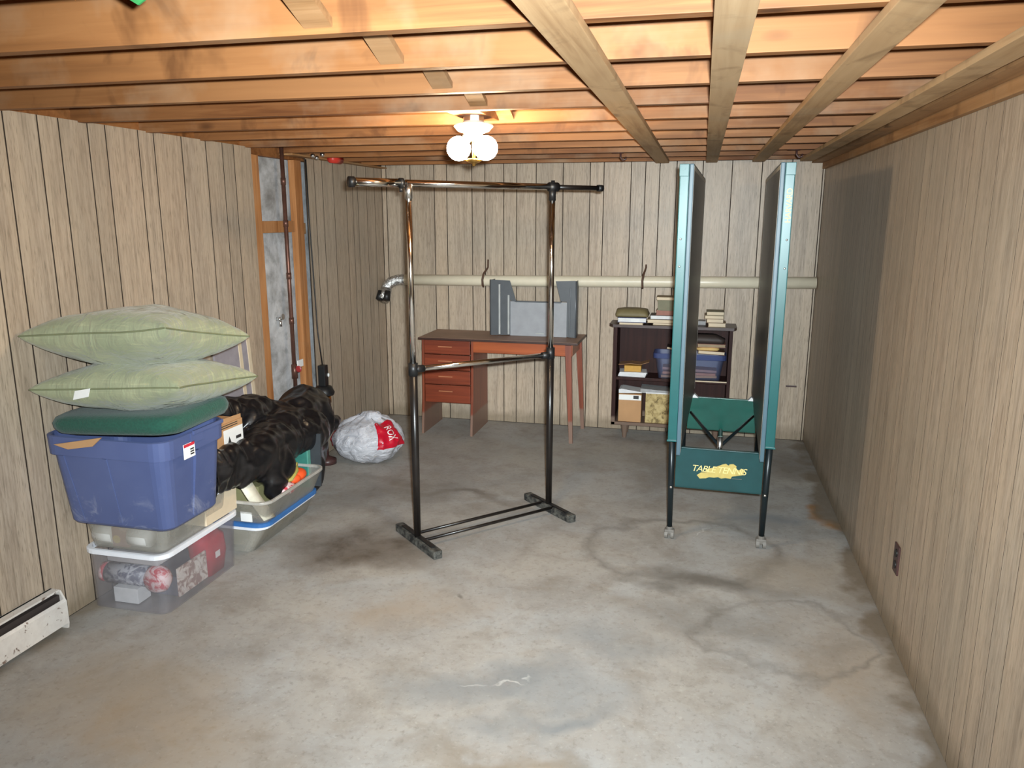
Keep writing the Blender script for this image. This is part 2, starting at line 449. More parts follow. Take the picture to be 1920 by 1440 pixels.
def clear(name, tint, haze, hazec, rough=.25):
    t = NT(name); t.n.remove(t.b)
    tr = t.add('ShaderNodeBsdfTransparent'); tr.inputs[0].default_value = (*tint, 1)
    df = t.add('ShaderNodeBsdfDiffuse'); df.inputs[0].default_value = (*hazec, 1)
    gl = t.add('ShaderNodeBsdfGlossy'); gl.inputs['Roughness'].default_value = rough
    m1 = t.add('ShaderNodeMixShader')
    n = t.noise(t.pos((1, 1, 1), False), 9, 5, .6)
    t.link(t.ramp(n, [(.3, (haze*.7,)*3), (.75, (min(1, haze*1.4),)*3)]), m1.inputs[0])
    t.link(tr.outputs[0], m1.inputs[1]); t.link(df.outputs[0], m1.inputs[2])
    fr = t.add('ShaderNodeLayerWeight'); fr.inputs[0].default_value = .2
    m2 = t.add('ShaderNodeMixShader'); t.link(t.ramp(fr.outputs['Facing'], [(0, (.035,)*3), (1, (.30,)*3)]), m2.inputs[0])
    t.link(m1.outputs[0], m2.inputs[1]); t.link(gl.outputs[0], m2.inputs[2]); t.link(m2.outputs[0], t.out.inputs[0]); return t.m
M['clear'] = clear('clear_storage_plastic', (.97, .97, .98), .11, srgb(190, 186, 190), .3)
M['clear_tan'] = clear('hazy_storage_plastic', (.95, .945, .93), .26, srgb(196, 192, 182), .3)
M['clear_rim'] = clear('hazy_tote_rim', (.9, .9, .88), .6, srgb(206, 202, 194), .3)
M['clear_blue'] = clear('blue_tinted_plastic', (.90, .92, .98), .13, srgb(116, 124, 156))
M['clear_blue_rim'] = clear('blue_bin_rim', (.6, .68, .9), .5, srgb(74, 88, 140))
M['white_rim'] = plain('white_plastic_rim', srgb(228, 230, 236), .4, 0, .03)
M['blue_rim'] = plain('blue_plastic_rim', srgb(56, 108, 170), .4)
def mat_pillow():
    t = NT('sage_green_satin')
    st = t.noise(t.pos((4, 4, 60), False), 2.2, 3, .5, .5); n = t.noise(t.pos((1, 1, 1), False), 5, 4)
    c = t.ramp(n, [(.3, srgb(130, 136, 108)), (.7, srgb(150, 152, 122))])
    c = t.mix(t.ramp(st, [(.55, (0, 0, 0)), (.72, (.35, .35, .35))]), c, srgb(184, 182, 140))
    t.col(c); t.set(Roughness=.38); t.b.inputs['Sheen Weight'].default_value = .25
    t.bump(t.noise(t.pos((9, 9, 2.2)), 1.6, 4, .5, 1.4), .45, .03); return t.m
M['pillow'] = mat_pillow()
M['piping'] = plain('sage_piping', srgb(112, 116, 86), .6)
M['green_fleece'] = plain('dark_green_fleece', srgb(24, 72, 58), .95, 0, .18, 120, .3, Sheen_Weight=.15)
M['cardboard'] = plain('brown_cardboard', srgb(182, 140, 98), .8, 0, .08, 8)
M['cardboard_dark'] = plain('darker_brown_cardboard', srgb(150, 112, 78), .8, 0, .1, 8)  # darker brown of its own, for the crumpled paper
M['cream'] = plain('cream_card', srgb(214, 196, 168), .7, 0, .05)
M['paper'] = plain('white_paper', srgb(222, 222, 222), .7, 0, .06, 30)
M['grey_paper'] = plain('grey_newsprint', srgb(158, 158, 158), .8, 0, .12, 40)
M['tag_white'] = plain('white_label', srgb(235, 235, 232), .5, 0, .03)
M['ink'] = plain('dark_ink', srgb(48, 46, 46), .6)
M['red_ink'] = plain('red_print', srgb(196, 44, 60), .5)
def mat_bag():
    t = NT('black_garbage_bag')
    n = t.noise(t.pos((7, 4, 9), False), 1.7, 5, .55, 1.6); n2 = t.noise(t.pos((16, 5, 16), False), 2.0, 3, .5, 1.0)
    t.b.inputs['Base Color'].default_value = (.006, .006, .007, 1)
    t.col(t.ramp(n, [(.3, (.004, .004, .005)), (.7, (.012, .011, .012))]))
    t.set(Roughness=.29); t.b.inputs['Specular IOR Level'].default_value = .7; return t.m
M['bag'] = mat_bag()
def mat_whitebag():
    t = NT('white_carrier_bag_film'); n = t.noise(t.pos((6, 6, 9), False), 1.8, 5, .55, 1.5)
    t.col(t.ramp(n, [(.3, srgb(176, 177, 184)), (.7, srgb(206, 206, 211))])); t.set(Roughness=.32); t.bump(n, .7, .03)
    t.b.inputs['Subsurface Weight'].default_value = 0.0; return t.m
M['white_bag'] = mat_whitebag()
M['red_film'] = plain('red_bag_print', srgb(186, 20, 44), .3, 0, .12)
def mat_heater():
    t = NT('chipped_white_enamel'); P = t.pos((1, 1, 1), False)
    c = t.ramp(t.noise(P, 22, 5, .6), [(.3, srgb(212, 204, 196)), (.6, srgb(226, 220, 212))])
    c = t.mix(t.ramp(t.noise(P, 34, 4, .55, .6), [(.63, (0, 0, 0)), (.69, (.85, .85, .85))]), c, srgb(98, 66, 44))
    t.col(c); t.set(Roughness=.4); return t.m
M['heater'] = mat_heater()
M['dark_slot'] = plain('dark_heater_slot', srgb(58, 50, 48), .6)
M['outlet'] = plain('brown_outlet_plate', srgb(70, 46, 44), .4)
M['cable'] = plain('black_cable', srgb(22, 22, 22), .5)
M['red_plastic'] = plain('red_plastic', srgb(196, 56, 44), .4)
M['valve_red'] = plain('red_valve_handle', srgb(150, 44, 44), .5)
def mat_bulb():
    t = NT('lit_bulb_glass')
    t.b.inputs['Base Color'].default_value = (1, .9, .7, 1)
    t.b.inputs['Emission Color'].default_value = (1, .77, .50, 1); t.b.inputs['Emission Strength'].default_value = BULB; return t.m
M['bulb'] = mat_bulb()
M['porcelain'] = plain('white_porcelain', srgb(240, 236, 226), .3, 0, .02)
M['romex'] = plain('white_electric_cable', srgb(228, 220, 200), .5)
M['gold_metal'] = metal('lamp_brass', srgb(200, 160, 90), .3)

# ------------------------------------------------------------------ room shell
bm = NB(); box(bm, XL-.3, XR+.3, YR-.3, YB+.3, -.12, 0)
obj('floor', bm, M['floor'], kind='structure')
PAT = [.152, .103, .152, .10, .202, .104, .201, .195, .144, .104]        # random-plank rhythm of the panelling
def wall(name, bm_back, mat): return obj(name, bm_back, mat, kind='structure')
G = .0034                                                              # half width of a groove
PT = .006                                                              # plank stands proud of the groove bed
def planks(wallobj, edges, kind, z0=.004, z1=ZC+.006):
    for a, b in zip(edges[:-1], edges[1:]):
        bm = NB(); G = .0013 if kind == 'right' else .0032
        if kind == 'left': box(bm, XL-.003, XL+PT-.003, a+G, b-G, z0, z1)
        elif kind == 'right': box(bm, XR-PT+.003, XR+.003, a+G, b-G, z0, z1)
        else: box(bm, a+G, b-G, YB-PT+.003, YB+.003, z0, z1)
        po = obj('plank', bm, M['panel'], wallobj); po.data.materials.append(M['groove'])
        for f in po.data.polygons:                       # the grooves are printed dark, flanks included
            if abs(f.normal[0 if kind == 'back' else 1]) > .9: f.material_index = 1
def extend(edges, lo, step=0):
    e = list(edges); i = 3
    while e[0] > lo:
        e.insert(0, e[0]-PAT[i % len(PAT)]); i += 1
    e[0] = lo
    return e
# left wall: panelling, an opening with studs on bare concrete, panelling again
LE = extend([2.445, 2.60, 2.703, 2.855, 2.955, 3.157, 3.262, 3.463, 3.658, 3.802, 3.906, 4.08], YR)
LE2 = [4.70, 4.817, 4.926, 5.088, 5.286, 5.39, 5.478, 5.638, 5.791, YB-.004]
bm = NB()
box(bm, XL-.02, XL+.0012, YR-.1, 4.078, 0, ZC+.006); box(bm, XL-.004, XL+.0012, 4.7025, YB, 0, ZC+.006)
WL = wall('wall_left', bm, M['groove'])
planks(WL, LE, 'left'); planks(WL, LE2, 'left')
bm = NB(); box(bm, XL-.3, XL-.075, YR-.1, YB+.2, 0, ZC+.25)
obj('concrete', bm, M['concrete'], WL, label='bare grey foundation concrete behind the missing panels')
for y0, y1 in ((4.078, 4.167), (4.575, 4.664)):
    bm = NB(); box(bm, XL-.05, XL-.008, y0, y1, 0, ZC-.031, .003); obj('stud', bm, M['stud'], WL)
bm = NB(); box(bm, XL-.06, XL-.022, 4.169, 4.573, 1.545, 1.615, .002); obj('blocking', bm, M['stud'], WL)
bm = NB(); box(bm, XL-.06, XL-.022, 4.666, 4.71, 1.53, 1.60, .002); obj('blocking', bm, M['plate'], WL)
bm = NB(); box(bm, XL-.055, XL+.06, 4.44, YB-.02, ZC-.012, ZC-.001, .003); obj('top_plate', bm, M['plate'], WL)
bm = NB(); box(bm, XL-.074, XL-.03, YR, YB, ZC-.03, ZC+.197, .002); obj('rim_board', bm, M['joist'], WL)
# back wall
BE = [XL+.004, -2.463, -2.26, -2.063, -1.959, -1.754, -1.649, -1.50, -1.397, -1.246, -1.038, -.834, -.732, -.531, -.427, -.324, -.203, -.018, .185, .389, .59, .795, XR-.003]
bm = NB(); box(bm, XL-.1, XR+.1, YB-.0012, YB+.02, 0, ZC+.02)
WB = wall('wall_back', bm, M['groove']); planks(WB, BE, 'back', z1=ZC+.02)
# right wall
RE = extend([2.140, 2.239, 2.340, 2.567, 2.70, 2.80, 2.95, 3.05, 3.25, 3.355, 3.556, 3.75, 3.895, 4.0, 4.152, 4.255, 4.407, 4.507, 4.709, 4.813, 5.014, 5.209, 5.353, 5.457, 5.609, 5.712, YB-.004], YR)
bm = NB(); box(bm, XR-.0012, XR+.02, YR-.1, YB, 0, ZC-.03)
WR = wall('wall_right', bm, M['groove']); planks(WR, RE, 'right', z1=ZC-.03)
bm = NB(); box(bm, XR-.028, XR-.004, YR, YB-.02, ZC-.052, ZC-.001, .003); obj('trim_1', bm, M['plate'], kind='structure')
bm = NB(); box(bm, XR-.003, XR+.04, YR, YB, ZC-.029, ZC+.197, .002); obj('rim_board', bm, M['joist'], WR)
bm = NB(); box(bm, XR-.10, XR-.03, YR, YB-.02, ZC-.012, ZC-.001, .002); obj('top_plate', bm, M['plate'], WR)
bm = NB(); box(bm, XL-.3, XR+.3, YR-.12, YR, 0, ZC+.25); obj('wall_rear', bm, M['panel'], kind='structure')
# ceiling: subfloor boards on joists, strapping below
bm = NB(); box(bm, XL-.3, XR+.3, YR-.1, YB+.3, ZC+.215, ZC+.30)
CE = obj('ceiling', bm, M['subfloor'], kind='structure')
y = YR
while y < YB:
    bm = NB(); box(bm, XL-.28, XR+.28, y+.002, min(y+.19, YB+.1), ZC+.198, ZC+.2145); obj('subfloor_board', bm, M['subfloor'], CE); y += .192
JOIST = [YR+.05+.0] ; JOIST = []
y = 1.63
while y > YR+.1: JOIST.append(y); y -= .405
y = 1.63+.405
while y < 5.75: JOIST.append(y); y += .405
JOIST.sort()
for y in JOIST:
    bm = NB(); box(bm, XL-.2, XR+.2, y-.038, y, ZC, ZC+.1975, .002); obj('joist', bm, M['joist'], CE)
for x0, x1 in ((-.328, -.242), (.0, .074), (.298, .374), (.596, .676)):
    bm = NB(); box(bm, x0, x1, YR+.05, 5.53, ZC-.021, ZC-.001, .002); obj('strapping', bm, M['strip'], CE)
for i in range(len(JOIST)-1):                                          # diagonal bridging, one leg of each cross
    a, b = JOIST[i], JOIST[i+1]-.038
    if b > 3.6 or a < -1: continue
    for (xc, s) in ((-.80, 1),):
        L = math.hypot(b-a, .16)
        T = Matrix.Translation((xc, (a+b)/2, ZC+.098)) @ Matrix.Rotation(math.atan2(-.155*s, b-a), 4, 'X') @ Matrix.Rotation(.0, 4, 'Z')
        if 2.85 < a < 3.3: continue
        bm = NB(); box(bm, -.032, .032, -L/2, L/2, -.009, .009, 0, T); obj('bridging', bm, M['brace'], CE)
# block in the bay that carries the lamp
bm = NB(); box(bm, -.955, -.83, 2.848, 3.208, ZC+.008, ZC+.046, .002); obj('lamp_block', bm, M['joist'], CE)

# ------------------------------------------------------------------ ceiling lamp
L0 = Vector((-.892, 3.05, 0))
lamp = thing('ceiling_lamp', 'white ceiling lamp with two lit round bulbs hanging under the joists', 'lamp', (L0.x, L0.y, ZC))
bm = NB(); lathe(bm, [(0, .030), (.040, .030), (.045, .024), (.075, .018), (.078, .010), (.060, -.008), (.030, -.018), (0, -.020)], (0, 0, -.040)); obj('canopy', bm, M['porcelain'], lamp, True)
bm = NB(); lathe(bm, [(0, 0), (.042, 0), (.042, -.018), (0, -.018)], (0, 0, .008), 8); obj('junction_box', bm, M['steel'], lamp)
bm = NB(); tube(bm, [(0, 0, -.055), (0, 0, -.155)], .007); obj('stem', bm, M['gold_metal'], lamp, True)
for s in (-1, 1):
    bm = NB(); tube(bm, [(0, 0, -.062), (s*.012, -.004, -.066), (s*.030, -.012, -.078)], [.016, .018, .019]); so = obj('socket', bm, M['porcelain'], lamp, True)
    bm = NB(); ell(bm, (s*.055, -.022, -.113), (.047, .047, .047)); obj('bulb', bm, M['bulb'], lamp, True)
bm = NB(); lathe(bm, [(0, -.158), (.034, -.152), (.036, -.156), (.020, -.166), (.008, -.170), (.006, -.178), (0, -.180)], (0, 0, 0)); obj('finial', bm, M['gold_metal'], lamp, True)
bm = NB(); tube(bm, [(.052, .02, .035), (.035, .0, .02), (.012, -.02, .004), (-.02, -.03, -.012)], .005, 8); obj('supply_cable', bm, M['romex'], lamp, True)

# ------------------------------------------------------------------ garment rack
U = Vector((.677, .736, 0)).normalized(); yr = math.atan2(U.y, U.x)
rack = thing('garment_rack', 'chrome and black freestanding garment rack standing empty mid floor', 'clothes rack', (-1.0565, 3.798, 0), yr)
for s in (-1, 1):
    x = s*.417
    bm = NB(); box(bm, x-.024, x+.024, -.22, .215, .002, .044, .008); ft = obj('foot', bm, M['dusty'], rack)
    bm = NB(); box(bm, x-.012, x+.012, -.17, .165, .044, .050, .002); obj('foot_ridge', bm, M['black_plastic'], ft)
    bm = NB(); tube(bm, [(x, 0, .04), (x, 0, .5), (x, 0, .92)], [.017, .019, .0205], 16); po = obj('pole', bm, M['black_metal'], rack, True)
    bm = NB(); tube(bm, [(x, 0, .885), (x, 0, .945)], .0235, 16); obj('collar', bm, M['black_plastic'], rack, True)
    bm = NB(); tube(bm, [(x, 0, .93), (x, 0, 1.775)], .0150, 16); obj('upper_pole', bm, M['chrome'], rack, True)
    bm = NB(); tube(bm, [(x, 0, 1.725), (x, 0, 1.79)], .0185, 16); obj('pole_cap', bm, M['steel'] if s < 0 else M['black_plastic'], rack, True)
for yy in (-.055, .045):
    bm = NB(); tube(bm, [(-.415, yy, .040), (.415, yy, .040)], .0085, 10); obj('base_rod', bm, M['black_metal'], rack, True)
bm = NB(); tube(bm, [(-.40, 0, .915), (.40, 0, .905)], .0135, 14); obj('middle_bar', bm, M['chrome'], rack, True)
for s in (-1, 1):
    bm = NB(); tube(bm, [(s*.417, 0, .915 if s < 0 else .905), (s*.36, 0, .914 if s < 0 else .906)], .018, 14); obj('bar_socket', bm, M['black_plastic'], rack, True)
bm = NB(); tube(bm, [(-.43, 0, 1.795), (.43, 0, 1.795)], .0165, 16); obj('top_bar', bm, M['chrome'], rack, True)
bm = NB(); tube(bm, [(-.685, 0, 1.795), (-.45, 0, 1.795)], .0195, 16); obj('left_extension', bm, M['chrome'], rack, True)
bm = NB(); tube(bm, [(.43, 0, 1.795), (.735, 0, 1.795)], .0125, 16); obj('right_extension', bm, M['black_metal'], rack, True)
for (x0, x1, r) in ((-.71, -.685, .024), (-.462, -.445, .0235), (.725, .755, .018), (.395, .45, .024)):
    bm = NB(); tube(bm, [(x0, 0, 1.795), (x1, 0, 1.795)], r, 16); obj('end_cap', bm, M['black_plastic'], rack, True)
bm = NB(); tube(bm, [(.42, 0, 1.795), (.42, 0, 1.828)], [.012, .010]); obj('clamp_screw', bm, M['black_plastic'], rack, True)
bm = NB(); tube(bm, [(-.455, 0, 1.775), (-.455, 0, 1.755)], .008); obj('clamp_screw', bm, M['black_plastic'], rack, True)

# ------------------------------------------------------------------ folded table tennis table
tt = thing('table_tennis_table', 'green folding table tennis table with both halves folded upright', 'table', (.14, 3.87, 0), math.radians(-2.0))
for s in (-1, 1):
    a, b = sorted((s*.184, s*.203))
    bm = NB(); box(bm, a, b, -.20, 1.325, .515, 1.877, .004); bd = obj('board', bm, M['table_edge'], tt)
    i0 = s*.184; i1 = s*.1832
    a, b = sorted((i0, i1))
    bm = NB(); box(bm, a, b, -.192, 1.317, .525, 1.868); obj('playing_surface', bm, M['table_top'], bd)
    a, b = sorted((s*.1832, s*.1829))
    bm = NB()
    box(bm, a, b, -.192, -.174, .525, 1.868); box(bm, a, b, 1.299, 1.317, .525, 1.868); box(bm, a, b, -.174, 1.299, 1.850, 1.868)
    obj('white_line', bm, M['white_line'], bd)
    a, b = sorted((s*.2035, s*.246))
    bm = NB(); box(bm, a, b, -.20, -.165, .585, 1.875, .004); box(bm, a, b, 1.29, 1.325, .585, 1.875, .004)
    box(bm, a, b, -.165, 1.29, 1.845, 1.875, .003); box(bm, a, b, -.165, 1.29, .585, .615, .003)
    ap = obj('apron', bm, M['table_green'], tt)
    a, b = sorted((s*.2045, s*.225))
    bm = NB(); box(bm, a, b, -.160, 1.285, .62, 1.84); obj('underside', bm, M['hardboard'], tt)
    cxb = s*.2265
    bm = NB(); box(bm, cxb-.021, cxb+.021, -.2055, -.199, 1.822, 1.876, .002); tube(bm, [(cxb, -.2055, 1.856), (cxb, -.210, 1.856)], .006)
    obj('corner_clip', bm, M['table_green'], ap)
    bm = NB(); box(bm, cxb-.023, cxb+.023, -.2075, -.199, .583, .592, .002); obj('apron_lip', bm, M['table_green'], ap)
    for z in (1.545, 1.42):
        bm = NB(); ell(bm, (cxb+(.004 if s > 0 else -.002), -.2005, z), (.005, .003, .005), sub=2); obj('screw', bm, M['steel'], ap, True)
    for yy in (0.0, 1.13):
        x0, x1 = s*.229, s*.238
        bm = NB(); tube(bm, [(x0, yy, .058), (x1, yy, .62)], [.0135, .0175], 14); obj('leg', bm, M['leg_dark'], tt, True)
        bm = NB(); tube(bm, [(x0, yy, .050), (x0, yy, .066)], .017, 12); box(bm, x0-.025, x0+.025, yy-.018, yy+.02, .026, .052, .006)
        ca = obj('caster', bm, M['caster'], tt)
        for dx in (-.016, .016):
            bm = NB(); tube(bm, [(x0+dx-.008, yy, .0235), (x0+dx+.008, yy, .0235)], .0235, 16); obj('wheel', bm, M['caster'], ca)
        bm = NB(); ell(bm, (s*.2305, yy-.018, .286), (.007, .005, .007), sub=2); obj('bolt', bm, M['steel'], tt, True)
for yy, mt, z0, z1 in ((0.0, 'dark_green', .287, .497), (1.13, 'mid_green', .295, .505)):
    bm = NB()
    box(bm, -.213, .213, yy-.004, yy+.004, z0, z1, .002); box(bm, -.213, .213, yy-.004, yy+.022, z1-.006, z1+.002, .002); box(bm, -.213, .213, yy-.004, yy+.022, z0-.002, z0+.006, .002)
    pn = obj('end_panel', bm, M[mt], tt, label='dark green steel end panel with gold logo' if yy == 0 else 'plain green rear end panel')
    if yy == 0:
        pts = [(-.105,-.045),(-.09,-.065),(-.06,-.060),(-.045,-.052),(-.02,-.052),(0,-.047),(.015,-.054),(.035,-.048),(.062,-.050),(.067,-.035),(.088,-.030),(.118,-.022),(.128,.005),(.112,.016),(.098,.006),(.084,.012),(.086,.030),(.070,.042),(.052,.038),(.048,.030),(.034,.040),(.018,.034),(-.015,.015),(-.045,.002),(-.065,-.008),(-.058,-.022),(-.085,-.026)]
        bm = NB(); prism(bm, [(x+.000, .397+z*.85) for x, z in pts], yy-.0052, yy-.0042, 'xz'); lg = obj('logo_splash', bm, M['gold'], pn)
        bm = text_mesh('TABLE TENNIS', .047, shear=.25, space=.86)
        bm.transform(Matrix.Translation((.0, -.0060, .394)) @ Matrix.Rotation(PI/2, 4, 'X')); obj('logo_lettering', bm, M['pale_gold'], pn)
        bm = NB(); box(bm, .068, .115, -.0052, -.0042, .3545, .3565); obj('logo_underline', bm, M['caster'], pn)
bm = text_mesh('HARVARD', .034, space=.92); bm.transform(Matrix.Translation((.229, -.2062, 1.693)) @ Matrix.Rotation(PI/2, 4, 'X') @ Matrix.Rotation(PI/2, 4, 'Z')); obj('brand_lettering', bm, M['pale_gold'], tt)
for z in (.33,):
    bm = NB(); tube(bm, [(0, .0, .30), (0, .55, .33), (0, 1.10, .30)], .014, 12); obj('centre_tube', bm, M['leg_dark'], tt, True)
for s in (-1, 1):
    bm = NB(); tube(bm, [(0, .62, .335), (s*.19, 1.06, .42)], .009, 10); obj('strut', bm, M['leg_dark'], tt, True)
    bm = NB(); prism(bm, [(s*.175-.02, .506), (s*.175+.025, .506), (s*.175, .530)], 1.105, 1.15, 'xz'); obj('bumper', bm, M['white_plastic'], tt)
bm = NB(); tube(bm, [(0, .60, .28), (0, .60, .40)], .016, 12); obj('hinge_post', bm, M['steel'], tt, True)

# ------------------------------------------------------------------ desk
D0 = (-1.445, 5.48, 0)
desk = thing('writing_desk', 'reddish brown wooden desk with four drawers against the back wall', 'desk', D0)
def W(name, bm, m_, par, smooth=False, **k): return obj(name, bm, M[m_] if isinstance(m_, str) else m_, par, smooth, world=True, **k)
bm = NB(); box(bm, -2.055, -.835, 5.478, 5.925, .742, .746); box(bm, -2.055, -.835, 5.478, 5.925, .7295, .742, .002); W('desktop', bm, 'desk_edge', desk)
bm = NB(); box(bm, -2.050, -.840, 5.483, 5.92, .746, .7475); W('top_surface', bm, 'desk_top', desk, label='dusty brown top surface')
for (x0, x1) in ((-2.035, -2.017), (-1.645, -1.627)):
    bm = NB(); prism(bm, [(5.455, 0), (5.90, 0), (5.90, .729), (5.505, .729), (5.49, .30)], x0, x1, 'yz'); W('side_panel', bm, 'desk_v', desk)
for (za, zb) in ((.622, .726), (.502, .616), (.388, .496), (.246, .382)):
    bm = NB(); box(bm, -2.012, -1.650, 5.492, 5.51, za, zb, .003); box(bm, -2.005, -1.66, 5.51, 5.86, za+.01, za+.02)
    dr = W('drawer', bm, 'desk', desk)
    bm = NB(); box(bm, -1.90, -1.79, 5.482, 5.492, zb-.050, zb-.042, .002); W('grip', bm, 'handle', dr)
bm = NB(); box(bm, -1.626, -.875, 5.495, 5.513, .645, .729, .002); box(bm, -.893, -.875, 5.513, 5.89, .645, .729, .002); box(bm, -1.626, -.893, 5.872, 5.89, .645, .729, .002); W('apron', bm, 'desk_apron', desk)
for (xa, ya, xb, yb_) in ((-.905, 5.50, -.868, 5.462), (-.885, 5.865, -.845, 5.885)):
    bm = NB()
    loft(bm, [[(xb+dx*.013, yb_+dy*.013, 0) for dx, dy in ((-1,-1),(1,-1),(1,1),(-1,1))], [(xa+dx*.023, ya+dy*.021, .727) for dx, dy in ((-1,-1),(1,-1),(1,1),(-1,1))]]); W('leg', bm, 'desk_v', desk)

# ------------------------------------------------------------------ grey sheet-metal hood standing on the desk
hood = thing('metal_hood', 'charcoal sheet metal shroud with two tall side wings standing on the desk', 'hood', (-1.22, 5.72, .7475))
zb = .7485
bm = NB(); prism(bm, [(-1.545, zb), (-1.395, zb+.005), (-1.395, 1.02), (-1.345, 1.005), (-1.397, 1.168), (-1.545, 1.172)], 5.715, 5.722, 'xz'); W('side_wing', bm, 'grey_metal', hood)
bm = NB(); prism(bm, [(-.895, zb), (-.958, zb+.005), (-.958, 1.02), (-1.005, 1.02), (-1.045, 1.17), (-.895, 1.176)], 5.715, 5.722, 'xz'); W('side_wing', bm, 'grey_metal', hood)
for x in (-1.545, -.895):
    bm = NB(); tube(bm, [(x, 5.728, zb), (x, 5.728, 1.172)], .013, 12); W('rolled_edge', bm, 'grey_metal', hood, True)
    s = 1 if x < -1 else -1
    bm = NB(); box(bm, x-.004, x+.004, 5.728, 5.85, zb, 1.17, .001); W('side_return', bm, 'grey_metal', hood)
bm = NB(); box(bm, -1.396, -.957, 5.722, 5.735, zb, 1.012, .003); W('centre_panel', bm, 'light_grey', hood)
bm = NB(); box(bm, -1.345, -1.003, 5.716, 5.74, 1.006, 1.016, .002); W('centre_lip', bm, 'grey_metal', hood)
for (x, z1) in ((-1.476, 1.14), (-1.405, 1.06)):
    bm = NB(); box(bm, x-.007, x+.007, 5.704, 5.716, zb+.01, z1, .003); W('rib', bm, 'rib', hood)
bm = NB(); box(bm, -.940, -.930, 5.704, 5.716, zb+.01, 1.12, .003); W('rib', bm, 'grey_metal', hood)
bm = NB(); box(bm, -1.195, -1.13, 5.712, 5.722, .768, .776, .002); W('latch', bm, 'rib', hood)

# ------------------------------------------------------------------ bookcase
B0 = (-.18, 5.70, 0)
bc = thing('bookcase', 'low dark brown wooden bookcase on tapered legs against the back wall', 'bookcase', B0)
bm = NB(); prism(bm, [(-.635, 5.925), (-.635, 5.72), (-.605, 5.665), (.255, 5.665), (.275, 5.72), (.275, 5.925)], .848, .868, 'xy'); W('top', bm, 'shelf_top', bc)
for x0, x1 in ((-.600, -.572), (.225, .250)):
    bm = NB(); box(bm, x0, x1, 5.68, 5.92, .105, .848, .002); W('side_panel', bm, 'shelf', bc)
bm = NB(); box(bm, -.572, .225, 5.905, 5.918, .125, .848); W('back_panel', bm, 'shelf', bc)
bm = NB(); box(bm, -.572, .225, 5.685, 5.905, .452, .474, .002); W('shelf', bm, 'shelf', bc)
bm = NB(); box(bm, -.02, .225, 5.681, 5.685, .466, .474); W('worn_edge', bm, 'cream', bc)
bm = NB(); box(bm, -.600, .250, 5.68, 5.905, .105, .128, .002); W('bottom_board', bm, 'shelf', bc)
for x, yy in ((-.50, 5.72), (.17, 5.72), (-.50, 5.88), (.17, 5.88)):
    bm = NB(); lathe(bm, [(.014, 0), (.030, .105)], (x, yy, 0), 12); W('leg', bm, 'shelf', bc)

def book(label, x, y, z, w_, d, t, cover, pages=None, rz=0.0, cat='book', name='book', group=None):
    o = thing(name, label, cat, (x, y, z), rz, group)
    bm = NB(); box(bm, -w_/2, w_/2, -d/2, d/2, 0, t*.10); box(bm, -w_/2, w_/2, -d/2, d/2, t*.90, t); box(bm, -w_/2, w_/2, d/2-.004, d/2, t*.1, t*.9)
    obj('cover', bm, cover, o)
    bm = NB(); box(bm, -w_/2+.004, w_/2-.004, -d/2+.003, d/2-.004, t*.10, t*.90); obj('pages', bm, pages or M['cream'], o)
    return o
mk = lambda n, c, **k: plain(n, srgb(*c), .6, 0, .12, 20, **k)
c_olive = mk('olive_cloth', (120, 108, 74)); c_navy = mk('navy_vinyl', (44, 50, 92)); c_brown = mk('brown_cover', (120, 88, 66))
c_rose = mk('rose_cover', (150, 100, 84)); c_grn = mk('grey_green_cover', (116, 112, 86)); c_tan = mk('tan_cover', (150, 130, 100)); c_dk = mk('dark_cover', (58, 48, 44))
zt = .8685
book('thin cream pamphlets under the navy binder, left end of bookcase top', -.475, 5.745, zt, .175, .14, .014, M['cream'], name='pamphlet_stack', cat='papers')
bd = book('navy vinyl binder at left end of the bookcase top, under olive folder', -.475, 5.775, zt+.0145, .21, .18, .036, c_navy, M['paper'], .06, 'binder', 'binder')
bm = NB(); box(bm, -.005, .055, -.0915, -.0905, .006, .030); obj('label_pocket', bm, M['white_plastic'], bd)
bm = NB()
for i in range(2):
    pass
loft(bm, [rrect(-.475, 5.80, .235, .17, .02, zt+.052), rrect(-.475, 5.80, .245, .18, .03, zt+.066), rrect(-.478, 5.81, .225, .16, .05, zt+.100), rrect(-.48, 5.815, .15, .1, .05, zt+.108)])
obj('folded_cloth', bm, c_olive, None, True, True, 'folded olive green cloth on the navy binder on bookcase top', 'cloth', loc=(-.475, 5.80, zt+.052))
zs = zt
for (t, w_, d, cov, pg, lab, dx) in (
    (.014, .19, .15, c_tan, M['cream'], 'cream edged book lowest in middle stack on bookcase top', .0),
    (.026, .23, .17, c_tan, None, 'wide tan book second from bottom of middle stack on bookcase', -.02),
    (.030, .22, .16, c_dk, M['paper'], 'thick white paged book in middle stack on bookcase top', -.005),
    (.034, .18, .14, c_rose, c_rose, 'rose coloured box book above white paged one in middle stack', .015),
    (.075, .17, .14, c_grn, c_grn, 'tall grey green boxed book near top of middle stack', .018),
    (.022, .175, .15, c_tan, None, 'thin tan book topmost of the middle stack on bookcase', .012)):
    book(lab, -.225+dx, 5.78, zs, w_, d, t, cov, pg); zs += t+.0006
zs = zt
for (t, w_, d, dx, cov, lab) in ((.030, .125, .16, .01, c_tan, 'small cream paged book lowest of right stack on bookcase'), (.028, .120, .16, -.005, c_brown, 'brown backed book in middle of right stack on bookcase'), (.024, .135, .17, -.012, c_tan, 'cream book second from top of right stack on bookcase'), (.026, .125, .15, -.005, c_grn, 'dull green book topmost of right stack on bookcase')):
    book(lab, .125+dx, 5.77, zs, w_, d, t, cov); zs += t+.0006
bm = NB(); box(bm, -.035, .035, -.05, .05, 0, .028, .002); ob = obj('small_box', bm, M['grey_paper'], None, False, False, 'pale grey small box beside right book stack on bookcase', 'box', loc=(.022, 5.84, zt))
